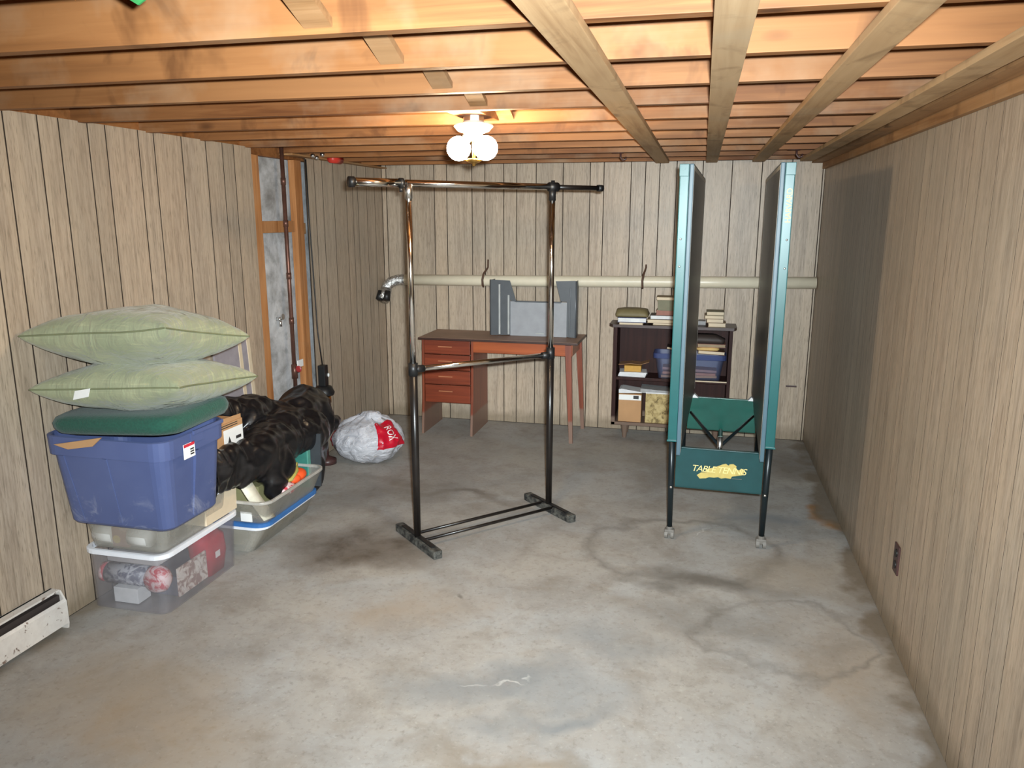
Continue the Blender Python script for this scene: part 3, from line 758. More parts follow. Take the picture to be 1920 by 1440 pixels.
# middle shelf
zm = .4745
ps = thing('paper_stack', 'stack of white papers at left of bookcase middle shelf', 'papers', (-.455, 5.78, zm))
for i in range(4):
    bm = NB(); box(bm, -.10, .10, -.075, .075, i*.0085, i*.0085+.0078, 0, Matrix.Rotation(.05*(i-1.5), 4, 'Z')); obj('sheaf', bm, M['paper'], ps)
bm = NB(); box(bm, -.062, .062, -.05, .05, 0, .045, .003); obj('yellow_box', bm, mk('yellow_carton', (196, 148, 58)), None, label='yellow carton on the white papers of middle shelf', cat='box', loc=(-.455, 5.775, zm+.0345))
bm = NB()
prism(bm, [(-.11, .010), (-.02, .022), (.05, .016), (.115, .038), (.115, .041), (.05, .020), (-.02, .026), (-.11, .014)], -.06, .06, 'xz')
obj('brown_paper', bm, M['cardboard_dark'], None, label='crumpled brown paper lying on the yellow carton', cat='paper', loc=(-.45, 5.785, zm+.072))
st = thing('storage_bin', 'blue tinted clear bin full of papers on bookcase middle shelf', 'bin', (-.045, 5.79, zm))
bm = NB(); loft(bm, [rrect(0, 0, .44, .17, .03, 0), rrect(0, 0, .49, .20, .03, .15), rrect(0, 0, .515, .205, .03, .155), rrect(0, 0, .515, .205, .03, .185), rrect(0, 0, .485, .19, .03, .185), rrect(0, 0, .43, .16, .03, .006)]); obj('tub', bm, M['clear_blue'], st)
cs = [((-.05, .02), .40, M['cardboard'], 0), ((.01, .0), .38, mk('orange_papers', (190, 128, 92)), .022), ((-.02, 0), .39, mk('pinkish_papers', (170, 130, 116)), .05)]
for i, (p_, w_, mt, z_) in enumerate(cs):
    bm = NB(); box(bm, -w_/2, w_/2, -.066, .066, .008+z_, .026+z_, .003, Matrix.Rotation(.03*(i-1), 4, 'Y')); obj('paper_bundle', bm, mt, st)
for (lab, x, z, w_, t, cov, tilt, rz) in (
    ('white paged book tilted on the blue tinted bin', -.13, zm+.205, .17, .016, c_dk, .20, .0),
    ('brown folder lying on right end of the blue tinted bin', .105, zm+.192, .19, .024, c_brown, .04, .03)):
    o = book(lab, x, 5.775, z, w_, .14, t, cov, M['cream']); o.rotation_euler = (0, tilt, rz)
bm = NB(); loft(bm, [rrect(0, 0, .15, .1, .02, 0), rrect(0, 0, .17, .11, .03, .012), rrect(0.01, 0, .12, .09, .03, .024)]); obj('yellow_envelope', bm, mk('yellow_paper', (214, 178, 112)), None, True, label='crumpled yellow envelope on the brown folder in bookcase', cat='envelope', loc=(.08, 5.765, zm+.218))
book('dark red album resting on the yellow envelope in the bookcase', .105, 5.785, zm+.2425, .20, .15, .024, c_rose, c_tan, 0, 'album', 'album')
bm = NB(); loft(bm, [rrect(0, 0, .22, .13, .03, 0), rrect(0, 0, .23, .14, .04, .03), rrect(-.02, 0, .15, .1, .04, .060)]); obj('dark_cloth', bm, c_dk, None, True, label='dark bundled cloth high on the right of middle shelf', cat='cloth', loc=(.085, 5.79, zm+.2675))
bm = NB(); loft(bm, [rrect(0, 0, .517, .207, .03, .150), rrect(0, 0, .522, .212, .03, .152), rrect(0, 0, .522, .212, .03, .188), rrect(0, 0, .505, .195, .03, .188)], False, False); obj('rim', bm, M['clear_blue_rim'], st)
# bottom shelf
zl = .1285
b1 = thing('cardboard_carton', 'plain brown carton with white sticker at left of bookcase bottom shelf', 'box', (-.465, 5.775, zl))
bm = NB(); box(bm, -.085, .085, -.075, .095, 0, .215, .003); obj('carton', bm, M['cardboard'], b1)
bm = NB(); box(bm, -.083, .083, -.0762, -.0752, .168, .208); lb = obj('sticker', bm, M['tag_white'], b1)
bm = NB(); box(bm, .025, .065, -.0770, -.0763, .178, .204); obj('print', bm, M['ink'], lb)
def mat_stone():
    t = NT('mottled_tan_print'); n = t.noise(t.pos((1, 1, 1), False), 22, 5, .65, 1.2)
    t.col(t.ramp(n, [(.36, srgb(112, 94, 56)), (.5, srgb(176, 154, 102)), (.66, srgb(196, 176, 126))])); t.set(Roughness=.7); return t.m
M['stone'] = mat_stone()
bm = NB(); box(bm, -.125, .125, -.08, .095, 0, .225, .006); obj('patterned_box', bm, M['stone'], None, label='tan mottled box on bookcase bottom shelf beside brown carton', cat='box', loc=(-.225, 5.78, zl))
p2 = thing('newspapers', 'white papers spread over the two boxes on bottom shelf', 'papers', (-.33, 5.78, zl+.226))
bm = NB(); prism(bm, [(-.22, -.008), (-.05, .0), (-.05, .006), (-.2, .026), (-.22, .02)], -.08, .07, 'xz'); obj('sheaf', bm, M['paper'], p2)
bm = NB(); prism(bm, [(-.06, .001), (.20, .001), (.20, .02), (-.06, .034)], -.075, .09, 'xz'); obj('sheaf', bm, M['grey_paper'], p2)
bm = NB(); box(bm, -.02, .17, -.085, -.075, .001, .010); obj('folded_edge', bm, M['paper'], p2)

# ------------------------------------------------------------------ drain pipe along the back wall
pp = thing('drain_pipe', 'long cream plastic pipe running along the back wall', 'pipe', (-.75, 5.87, 1.16))
bm = NB(); tube(bm, [(-2.30, 5.868, 1.145), (-1.5, 5.868, 1.152), (.0, 5.868, 1.172), (XR-.012, 5.868, 1.184)], .0425, 20); W('pipe', bm, 'pvc', pp, True)
bm = NB(); tube(bm, [(-2.30, 5.868, 1.145), (-2.36, 5.862, 1.142), (-2.41, 5.85, 1.125), (-2.44, 5.835, 1.095), (-2.450, 5.82, 1.06)], [.0425, .044, .044, .043, .042], 20); W('elbow', bm, 'foil', pp, True)
bm = NB(); tube(bm, [(-2.447, 5.825, 1.07), (-2.45, 5.80, 1.02), (-2.45, 5.77, .985)], [.046, .050, .046], 20); W('duct_end', bm, 'foil', pp, True)
for dx in (-.022, .03):
    bm = NB(); tube(bm, [(-2.452+dx, 5.79, 1.055), (-2.455+dx*1.2, 5.755, .99)], [.026, .030], 16); W('rubber_cuff', bm, 'black_plastic', pp, True)
for lab, x, zt_ in (('brown strap holding the cream pipe above the desk', -1.638, 1.31), ('brown strap holding the cream pipe above the bookcase', -.41, 1.29)):
    bm = NB(); zz = 1.152+(x+1.5)*.0133
    pts = [(x+.012, YB-.006, zt_), (x+.012, YB-.012, zz+.10), (x+.002, 5.835, zz+.055), (x-.004, 5.818, zz+.01), (x-.002, 5.820, zz-.03), (x, 5.836, zz-.046)]
    tube(bm, pts, [.006, .007, .009, .009, .009, .006], 8); obj('pipe_strap', bm, M['strap'], None, True, True, lab, 'strap', 'pipe straps', loc=(x, 5.87, zz))

# ------------------------------------------------------------------ plumbing in the opening of the left wall
cp = thing('copper_pipe', 'upright copper water pipe with shutoff valve in the wall opening', 'pipe', (XL+.02, 4.385, .5))
xp = XL+.02
bm = NB(); tube(bm, [(xp, 4.385, .40), (xp, 4.385, ZC+.03)], .0125, 14); W('pipe', bm, 'copper', cp, True)
for z in (1.85, 1.60, 1.28, 1.0):
    bm = NB(); tube(bm, [(xp, 4.385, z-.02), (xp, 4.385, z+.02)], .0155, 14); W('coupling', bm, 'copper', cp, True)
bm = NB(); tube(bm, [(xp, 4.385, .63), (xp, 4.385, .72)], .019, 14); tube(bm, [(xp, 4.385, .70), (xp+.05, 4.37, .70)], .011, 10); W('valve_body', bm, 'copper', cp, True)
bm = NB(); lathe(bm, [(0, 0), (.020, 0), (.022, .006), (.014, .010), (0, .010)], (xp+.05, 4.352, .70), 8, Matrix.Rotation(PI/2, 4, 'X')); W('valve_handle', bm, 'valve_red', cp)
bm = NB(); box(bm, xp+.02, xp+.026, 4.385, 4.455, .70, .745, .001); W('tag', bm, 'tag_white', cp)
fc = thing('wall_spigot', 'small corroded spigot on the bare concrete', 'spigot', (XL-.06, 4.37, 1.0))
bm = NB(); tube(bm, [(XL-.076, 4.37, 1.01), (XL-.04, 4.36, 1.01)], .012, 10); tube(bm, [(XL-.045, 4.36, 1.01), (XL-.04, 4.355, .965)], .009, 10); W('body', bm, 'steel', fc, True)
bm = NB(); lathe(bm, [(0, 0), (.02, 0), (.02, .006), (0, .006)], (XL-.035, 4.372, 1.025), 8, Matrix.Rotation(PI/2, 4, 'Y')); W('knob', bm, 'steel', fc)
sp = thing('sump_pump', 'black pedestal sump pump with brass collar beside the wall opening', 'pump', (-2.40, 4.60, 0))
bm = NB(); tube(bm, [(-2.40, 4.60, 0), (-2.40, 4.60, .46)], .012, 10); lathe(bm, [(0, 0), (.06, 0), (.06, .03), (.02, .05), (0, .05)], (-2.40, 4.60, 0)); W('column', bm, 'outlet', sp, True)
bm = NB(); lathe(bm, [(0, 0), (.030, 0), (.045, .01), (.045, .055), (.03, .062), (0, .062)], (-2.40, 4.60, .415)); W('collar', bm, 'brass', sp, True)
bm = NB(); lathe(bm, [(0, 0), (.066, 0), (.070, .015), (.052, .055), (.03, .062), (0, .062)], (-2.40, 4.60, .48)); W('motor_cap', bm, 'black_plastic', sp, True)
bm = NB(); box(bm, -2.425, -2.375, 4.575, 4.625, .54, .68, .006); W('switch_housing', bm, 'black_plastic', sp)
bm = NB(); ell(bm, (-2.372, 4.62, .61), (.007, .01, .014), sub=2); W('switch_button', bm, 'white_plastic', sp, True)
bm = NB(); tube(bm, [(XL+.012, 4.695, ZC-.02), (XL+.012, 4.70, 1.6), (XL+.02, 4.705, 1.2), (XL+.05, 4.66, .9), (-2.41, 4.615, .68)], .0045, 8); obj('power_cable', bm, M['cable'], None, True, True, 'thin black cable running down the panel edge to the pump', 'cable', loc=(XL+.02, 4.70, 1.3))
# bits on the top plate
bm = NB(); tube(bm, [(-2.412, 4.885, ZC-.004), (-2.412, 5.02, ZC-.004)], .028, 14)
obj('red_canister', bm, M['red_plastic'], None, True, True, 'small red canister lying on the wall top plate', 'canister', loc=(-2.412, 4.95, ZC-.03))
ff = thing('pipe_fittings', 'shiny small pipe fittings at the wall top plate', 'fitting', (-2.43, 4.66, ZC-.02))
for i, (y_, z_) in enumerate(((4.63, .005), (4.68, -.004), (4.76, .022))):
    bm = NB(); lathe(bm, [(0, 0), (.011, 0), (.014, .006), (.014, .018), (.010, .024), (0, .024)], (XL+.085, y_, ZC+z_-.01), 10, Matrix.Rotation(PI/2, 4, 'Y')); W('fitting', bm, 'steel', ff, True)
for lab, x, y_ in (('dark metal hook under the joists above the bookcase', -.50, 4.848), ('dark metal hook under the joists above the folded table', .50, 4.848)):
    bm = NB(); box(bm, x-.05, x+.02, y_-.008, y_+.002, ZC-.004, ZC-.001)
    tube(bm, [(x, y_, ZC-.002), (x, y_, ZC-.03), (x+.012, y_, ZC-.045), (x+.03, y_, ZC-.04), (x+.032, y_, ZC-.025)], .005, 8)
    obj('ceiling_hook', bm, M['outlet'], None, True, True, lab, 'hook', 'hooks under the joists', loc=(x, y_, ZC-.002))
bm = NB(); prism(bm, [(-1.03, ZC+.02), (-.975, ZC-.012), (-.952, ZC+.0), (-.96, ZC+.05), (-1.03, ZC+.06)], 1.262, 1.266, 'xz')
gt = obj('paper_tag', bm, mk('green_card', (46, 124, 66)), None, False, True, 'green and white card scrap tucked behind the nearest joist', 'card', loc=(-.99, 1.264, ZC+.02))
bm = NB(); prism(bm, [(-1.02, ZC+.024), (-.968, ZC+.002), (-.966, ZC+.03), (-1.02, ZC+.045)], 1.2605, 1.2619, 'xz'); W('white_band', bm, 'paper', gt)

# ------------------------------------------------------------------ baseboard heater, outlet, small stub
hb = thing('baseboard_heater', 'chipped white electric baseboard heater at the left wall foot', 'heater', (XL+.04, 1.75, 0))
x0 = XL+.0035
bm = NB(); box(bm, x0, x0+.012, 1.05, 2.375, .02, .168, .001); box(bm, x0, x0+.045, 1.05, 2.375, .160, .168, .002); W('back_plate', bm, 'heater', hb)
bm = NB(); prism(bm, [(x0+.066, .024), (x0+.070, .024), (x0+.070, .118), (x0+.060, .128), (x0+.056, .126), (x0+.066, .116)], 1.05, 2.372, 'xz'); W('front_cover', bm, 'heater', hb)
bm = NB(); box(bm, x0+.012, x0+.05, 1.06, 2.365, .03, .150); W('element', bm, 'dark_slot', hb)
bm = NB(); prism(bm, [(x0, 0), (x0+.064, 0), (x0+.068, .022), (x0+.068, .118), (x0+.045, .162), (x0, .164)], 2.372, 2.380, 'xz'); W('end_cap', bm, 'heater', hb)
ol = thing('wall_outlet', 'brown electrical outlet plate low on the right wall', 'outlet', (XR-.004, 3.105, .332))
bm = NB(); box(bm, XR-.010, XR-.0032, 3.070, 3.140, .274, .390, .002); W('plate', bm, 'outlet', ol)
for z in (.308, .356):
    bm = NB(); tube(bm, [(XR-.0125, 3.105, z), (XR-.0098, 3.105, z)], .016, 14); W('socket', bm, 'black_plastic', ol)
bm = NB(); box(bm, .66, .735, 5.925, 5.9365, .408, .420, .002); obj('wall_bracket', bm, M['outlet'], None, False, True, 'small dark bracket low on the back wall right of bookcase', 'bracket', loc=(.70, 5.93, .414))

# ------------------------------------------------------------------ storage pile at the left wall
def tub(name, bm_args, mat, par, th=.004):
    (cx0, cy0, w0, d0, z0), (cx1, cy1, w1, d1, z1) = bm_args
    bm = NB()
    loft(bm, [rrect(cx0, cy0, w0, d0, .04, z0), rrect(cx1, cy1, w1, d1, .05, z1), rrect(cx1, cy1, w1-2*th, d1-2*th, .05, z1), rrect(cx0, cy0, w0-2*th, d0-2*th, .04, z0+th)])
    return obj(name, bm, mat, par, False, True)
def rim(name, cx, cy_, w_, d, z0, z1, mat, par, out=.012, r=.055):
    bm = NB()
    loft(bm, [rrect(cx, cy_, w_, d, r, z0), rrect(cx, cy_, w_+2*out, d+2*out, r+.01, z0+.003), rrect(cx, cy_, w_+2*out, d+2*out, r+.01, z1-.003), rrect(cx, cy_, w_+out, d+out, r, z1), rrect(cx, cy_, w_-.012, d-.012, r, z1), rrect(cx, cy_, w_-.012, d-.012, r, z0)], False, False)
    return obj(name, bm, mat, par, False, True)
ct = thing('storage_tote', 'large clear tote with white rim lowest in the pile by left wall', 'bin', (-2.30, 2.83, 0))
tub('tub', ((-2.295, 2.815, .37, .52, .001), (-2.298, 2.83, .385, .55, .262)), M['clear'], ct)
rim('rim', -2.298, 2.83, .385, .55, .246, .268, M['white_rim'], ct)
def mat_gift(name, a, b):
    t = NT(name); n = t.noise(t.pos((1, 1, 1), False), 26, 4, .6, 1.0); t.col(t.ramp(n, [(.42, a), (.56, b)])); t.set(Roughness=.5); return t.m
M['gift'] = mat_gift('red_white_wrap', srgb(190, 52, 68), srgb(224, 196, 196)); M['lace'] = mat_gift('patterned_paper', srgb(150, 122, 116), srgb(216, 208, 200))
M['snow'] = mat_gift('blue_grey_wrap', srgb(92, 96, 116), srgb(184, 186, 192))
wr = thing('gift_roll', 'striped gift wrap roll lying in the lowest clear tote', 'gift wrap', (-2.30, 2.60, .14))
bm = NB(); tube(bm, [(-2.445, 2.635, .125), (-2.255, 2.635, .125)], .045, 18); W('roll', bm, 'snow', wr, True)
bm = NB(); tube(bm, [(-2.47, 2.635, .125), (-2.446, 2.635, .125)], .043, 18); W('roll_end', bm, 'gift', wr, True)
bm = NB(); lathe(bm, [(0, -.04), (.05, -.03), (.062, .0), (.05, .03), (0, .04)], (-2.195, 2.625, .125), 20, Matrix.Rotation(PI/2, 4, 'X')); obj('ornament', bm, M['gift'], None, True, True, 'red and white round ornament in the lowest clear tote', 'ornament', loc=(-2.195, 2.625, .10))
bm = NB(); box(bm, -2.405, -2.285, 2.60, 2.68, .0065, .075, .003); obj('small_carton', bm, M['paper'], None, False, True, 'small white carton on the floor of the lowest clear tote', 'box', loc=(-2.345, 2.64, .0065))
bm = NB(); box(bm, -2.13, -2.122, 2.66, 2.86, .03, .16, .001); obj('patterned_card', bm, M['lace'], None, False, True, 'white patterned card pressed against right side of lowest tote', 'card', loc=(-2.126, 2.76, .03))
bm = NB(); loft(bm, [rrect(-2.19, 2.96, .10, .14, .03, .0065), rrect(-2.185, 2.96, .12, .18, .05, .10), rrect(-2.185, 2.95, .12, .19, .06, .18), rrect(-2.19, 2.94, .08, .1, .04, .225)])
rb = obj('red_bag', bm, mk('red_fabric', (176, 28, 52)), None, True, True, 'red cloth bundle at the far end of the lowest clear tote', 'cloth', loc=(-2.185, 2.96, .0065))
bm = NB(); box(bm, -2.1245, -2.1235, 2.93, 2.965, .09, .12); W('paper_tag', bm, 'paper', rb)
bm = NB(); box(bm, -2.44, -2.16, 2.70, 3.0, .0065, .10, .01); obj('dark_parcel', bm, mk('slate_cloth', (84, 88, 104)), None, False, True, 'slate coloured parcel in the middle of the lowest clear tote', 'parcel', loc=(-2.30, 2.85, .0065))
bm = NB(); box(bm, -2.42, -2.17, 2.60, 3.0, .195, .235, .006); obj('flat_box', bm, mk('pale_grey_card', (176, 172, 172)), None, False, True, 'pale grey flat box near the top of the lowest clear tote', 'box', loc=(-2.30, 2.8, .195))
# shallow clear tray on top
tr = thing('shallow_tote', 'shallow clear tote with white edge under the blue tote', 'bin', (-2.30, 2.80, .27))
tub('tub', ((-2.298, 2.805, .36, .45, .2685), (-2.295, 2.795, .40, .47, .400)), M['clear_tan'], tr)
rim('rim', -2.297, 2.795, .396, .466, .398, .4065, M['white_rim'], tr, .006)
for lab, x in (('white paper roll at left inside the shallow tote', -2.415), ('white paper roll at right inside the shallow tote', -2.245)):
    bm = NB(); tube(bm, [(x-.045, 2.615, .318), (x+.045, 2.615, .318)], .042, 18); obj('paper_roll', bm, M['paper'], None, True, True, lab, 'roll', loc=(x, 2.615, .275))
bm = NB(); box(bm, -2.368, -2.292, 2.585, 2.64, .2735, .360, .004); jr = obj('label_jar', bm, mk('brown_label', (142, 94, 88)), None, False, True, 'brown labelled box between the paper rolls in the shallow tote', 'box', loc=(-2.33, 2.61, .2735))
bm = NB(); tube(bm, [(-2.345, 2.5835, .308), (-2.345, 2.5848, .308)], .018, 14); W('yellow_emblem', bm, mk('yellow_print', (190, 160, 70)), jr)
cb = thing('cream_carton', 'cream cardboard carton sticking out behind the blue tote', 'box', (-2.20, 2.99, .27))
bm = NB(); loft(bm, [rrect(-2.22, 2.985, .22, .245, .004, .2745, 1), rrect(-2.22, 2.985, .225, .25, .004, .428, 1), rrect(-2.22, 2.985, .215, .24, .004, .428, 1), rrect(-2.22, 2.985, .21, .235, .004, .28, 1)]); W('carton', bm, 'cream', cb)
bm = NB(); prism(bm, [(2.865, .428), (3.11, .432), (3.115, .446), (2.87, .436)], -2.135, -2.105, 'yz'); W('flap', bm, 'white_plastic', cb)
# blue tote
bt = thing('blue_tote', 'big blue plastic tote with folded fleece on top in the pile', 'bin', (-2.25, 2.66, .408))
zb0, zt0 = .4075, .80
bm = NB()
th = .005
loft(bm, [rrect(-2.25, 2.665, .47, .33, .05, zb0), rrect(-2.247, 2.662, .485, .342, .05, zb0+.012), rrect(-2.228, 2.636, .525, .395, .06, .72), rrect(-2.225, 2.632, .555, .42, .065, .724), rrect(-2.223, 2.63, .56, .425, .065, .80), rrect(-2.223, 2.63, .545, .41, .06, .803), rrect(-2.223, 2.63, .53, .395, .06, .80), rrect(-2.25, 2.665, .45, .31, .05, zb0+.01)])
W('tub', bm, 'blue_tote', bt)
for (fx) in (-.16, .02):
    bm = NB()
    pa = lambda t_, off: (-2.25+fx+.02*0 + fx*.1*t_, 2.665-.165-.005-.0525*t_ - off, zb0+.02+t_*.29)
    A = pa(0, .004); B = pa(1, .004)
    loft(bm, [[(A[0]-.014, A[1]+.012, A[2]), (A[0]+.014, A[1]+.012, A[2]), (A[0]+.010, A[1]-.003, A[2]), (A[0]-.010, A[1]-.003, A[2])], [(B[0]-.014, B[1]+.012, B[2]), (B[0]+.014, B[1]+.012, B[2]), (B[0]+.010, B[1]-.003, B[2]), (B[0]-.010, B[1]-.003, B[2])]]); W('rib', bm, 'blue_tote', bt)
bm = NB(); A = (-2.005, 2.65, zb0+.02); B = (-1.957, 2.64, .715)
loft(bm, [[(A[0]-.014, A[1]-.014, A[2]), (A[0]-.014, A[1]+.014, A[2]), (A[0]+.005, A[1]+.010, A[2]), (A[0]+.005, A[1]-.010, A[2])], [(B[0]-.014, B[1]-.014, B[2]), (B[0]-.014, B[1]+.014, B[2]), (B[0]+.004, B[1]+.010, B[2]), (B[0]+.004, B[1]-.010, B[2])]]); W('rib', bm, 'blue_tote', bt)
bm = NB(); box(bm, -1.9435, -1.9405, 2.585, 2.665, .755, .800, .001); box(bm, -1.946, -1.935, 2.60, 2.80, .79, .806, .003); W('handle', bm, 'blue_tote', bt)
bm = NB(); box(bm, -1.9425, -1.9405, 2.535, 2.605, .705, .765); lb = W('price_label', bm, 'tag_white', bt)
bm = NB(); box(bm, -1.9404, -1.9398, 2.537, 2.603, .752, .764); W('red_stripe', bm, 'red_ink', lb)
bm = NB()
for i in range(3): box(bm, -1.9404, -1.9398, 2.575, 2.598, .715+i*.010, .721+i*.010)
W('fine_print', bm, 'ink', lb)
bm = NB(); prism(bm, [(-2.425, .752), (-2.20, .795), (-2.245, .757), (-2.36, .737)], 2.405, 2.411, 'xz', Matrix.Translation((0, 0, .02))); obj('card_flap', bm, M['cardboard'], None, False, True, 'flat cardboard piece poking out over front of blue tote', 'cardboard', loc=(-2.33, 2.408, .78))
# folded green fleece
def soft_slab(cx, cy_, w_, d, z0, z1, sag=.0, rz=0.0):
    bm = NB(); L = []
    for k, (g, f) in enumerate(((-.03, 0), (-.004, .12), (.006, .35), (.008, .6), (.0, .85), (-.02, .97), (-.06, 1.0))):
        L.append([(x, y_, z0+(z1-z0)*f + .010*mnoise.noise(Vector((x*6, y_*6, f*2)))) for x, y_, _ in rrect(cx, cy_, w_+2*g, d+2*g, .09, 0, 6)])
    loft(bm, L); return bm
bm = soft_slab(-2.205, 2.655, .56, .44, .806, .890)
for v in bm.verts:
    v.co.z += (v.co.x+2.205)*.05 + (-.030 if v.co.y < 2.5 and v.co.z < .86 and v.co.x > -2.4 else 0)*0
obj('green_fleece', bm, M['green_fleece'], None, True, True, 'folded dark green fleece lying on top of the blue tote', 'blanket', loc=(-2.205, 2.655, .806))
def pillow(name, label, cx, cy_, cz, w_, d, h, rz, tilt, seed, tag=False):
    o = thing(name, label, 'pillow', (cx, cy_, cz), 0, 'stacked sage pillows', rot=(tilt[0], tilt[1], rz))
    N = 34; bm = NB(); V_ = {}
    def sh(u, v, s):
        px = u*w_/2*(1 - .085*(1-v*v)*abs(u)); py = v*d/2*(1 - .085*(1-u*u)*abs(v))
        e = max(0, (1-u*u)*(1-v*v))
        z = s*h/2*(e**.36)*(1 - .06*(1-e))
        z += .014*mnoise.noise(Vector((px*6+seed, py*6, s)))*(e**.5) + .006*mnoise.noise(Vector((px*16+seed, py*16, s*3)))*(e**.5)
        z += .008*mnoise.noise(Vector((px*3+seed*2, py*3, 9)))       # seam waviness
        return (px, py, z)
    for s in (1, -1):
        for i in range(N+1):
            for j in range(N+1):
                u, v = math.sin(PI/2*(2*i/N-1)), math.sin(PI/2*(2*j/N-1))
                if s == -1 and (i in (0, N) or j in (0, N)): V_[(s, i, j)] = V_[(1, i, j)]
                else: V_[(s, i, j)] = bm.verts.new(sh(u, v, s))
        for i in range(N):
            for j in range(N): bm.faces.new((V_[(s, i, j)], V_[(s, i+1, j)], V_[(s, i+1, j+1)], V_[(s, i, j+1)]))
    obj('cover', bm, M['pillow'], o, True)
    pts = []
    S = [(math.sin(PI/2*(2*i/N-1))) for i in range(N+1)]
    for a in S[:-1]: pts.append(sh(a, -1, 1))
    for a in S[:-1]: pts.append(sh(1, a, 1))
    for a in S[::-1][:-1]: pts.append(sh(a, 1, 1))
    for a in S[::-1][:-1]: pts.append(sh(-1, a, 1))
    bm = NB(); tube(bm, pts, .0035, 6, closed=True); obj('piping', bm, M['piping'], o, True)
    if tag:
        bm = NB()
        A = [(-.13, -d/2*.93-.006, -.008), (-.06, -d/2*.93-.010, .002), (-.055, -d/2*.93-.028, -.028), (-.125, -d/2*.93-.024, -.040)]
        B = [(x, y_-.002, z) for x, y_, z in A]
        loft(bm, [A, B]); obj('care_tag', bm, M['tag_white'], o)
    return o
pillow('sage_pillow', 'sage green cushion lower of the two, white care tag showing', -2.160, 2.66, .981, .635, .56, .215, .05, (-.12, -.05), 3.0, True)
pillow('sage_pillow', 'sage green cushion topmost on the storage pile', -2.176, 2.65, 1.174, .63, .55, .24, .03, (-.20, -.08), 11.0)

# ------------------------------------------------------------------ second tote pile behind
t2 = thing('storage_tote', 'low clear tote with blue rim on floor behind the tall pile', 'bin', (-2.28, 3.45, 0))
tub('tub', ((-2.285, 3.49, .35, .60, .001), (-2.25, 3.465, .44, .56, .135)), M['clear_tan'], t2)
rim('rim', -2.25, 3.465, .44, .56, .125, .142, M['white_rim'], t2, .010)
bm = NB(); box(bm, -2.43, -2.13, 3.25, 3.75, .006, .09, .01); obj('folded_cloth', bm, mk('grey_tan_cloth', (150, 140, 118)), None, False, True, 'grey tan cloth lying in the low blue rimmed tote', 'cloth', loc=(-2.28, 3.5, .006))
t3 = thing('open_tote', 'open clear tote of odds and ends standing on blue rim', 'bin', (-2.26, 3.45, .143))
tub('tub', ((-2.235, 3.445, .44, .52, .1655), (-2.215, 3.405, .535, .60, .305)), M['clear_tan'], t3)
rim('rim', -2.215, 3.405, .53, .595, .293, .308, M['clear_rim'], t3, .007)
rim('lid_band', -2.24, 3.455, .44, .54, .1428, .166, M['blue_rim'], t3, .016)
bm = NB(); loft(bm, [rrect(-2.24, 3.455, .43, .53, .05, .145), rrect(-2.24, 3.455, .43, .53, .05, .165)]); W('lid', bm, 'blue_rim', t3)
bm = NB(); box(bm, -2.125, -2.065, 3.150, 3.156, .185, .235, .001); W('sticker', bm, 'tag_white', t3)
# cream tray leaning diagonally inside the open tote's near end
bm = NB()
for k in range(1):
    sec = [(-.035, -.006), (.035, -.006), (.035, .004), (.0, .012), (-.035, .004)]
    P0 = Vector((-2.10, 3.13, .435)); P1 = Vector((-2.0, 3.20, .19)); d_ = (P1-P0).normalized(); side = Vector((.35, 1, 0)).normalized(); nrm = side.cross(d_)
    loft(bm, [[tuple(P0 + side*a + nrm*b) for a, b in sec], [tuple((P0+P1)/2 + side*a + nrm*(b+.010)) for a, b in sec], [tuple(P1 + side*a + nrm*b) for a, b in sec]])
obj('cream_tray', bm, mk('cream_plastic', (222, 216, 196)), None, True, True, 'cream plastic strip leaning diagonally in the open tote', 'tray', loc=(-2.10, 3.18, .185))
bm = NB(); box(bm, -2.26, -2.10, 3.28, 3.44, .1705, .318, .004, ); obj('olive_box', bm, mk('olive_box_print', (134, 130, 92)), None, False, True, 'olive green box inside the open tote behind cream strip', 'box', loc=(-2.18, 3.36, .1705))
sc = thing('scarf_bundle', 'orange and yellow scarf bundle in the open tote', 'scarf', (-2.09, 3.58, .27))
bm = NB(); ell(bm, (-2.01, 3.50, .318), (.05, .06, .034)); ell(bm, (-1.995, 3.455, .312), (.03, .04, .026)); W('orange_cloth', bm, mk('orange_fleece', (236, 88, 36)), sc, True)
bm = NB(); tube(bm, [(-2.06, 3.42, .33), (-2.045, 3.45, .372), (-2.02, 3.53, .365), (-1.99, 3.47, .350), (-1.985, 3.40, .325), (-2.03, 3.37, .315), (-2.07, 3.44, .35)], .011, 10); W('yellow_ribbon', bm, mk('yellow_green_ribbon', (172, 162, 84)), sc, True)
bm = NB(); ell(bm, (-2.005, 3.38, .283), (.045, .06, .032)); W('speckled_cloth', bm, 'gift', sc, True)
fo = thing('teal_folder', 'teal folder standing upright at far end of the open tote', 'folder', (-2.17, 3.74, .17))
bm = NB(); box(bm, -2.30, -2.055, 3.70, 3.712, .17, .46, .002); W('cover', bm, mk('teal_card', (52, 116, 104)), fo)
bm = NB(); box(bm, -2.055, -2.048, 3.70, 3.728, .17, .462, .001); W('spine', bm, mk('teal_edge', (86, 150, 134)), fo)
bm = NB(); prism(bm, [(-2.15, .17), (-1.998, .17), (-1.985, .475), (-2.15, .47)], 3.735, 3.747, 'xz'); obj('black_folder', bm, mk('charcoal_card', (56, 60, 64)), None, False, True, 'charcoal board standing behind the teal folder', 'board', loc=(-2.07, 3.741, .17))
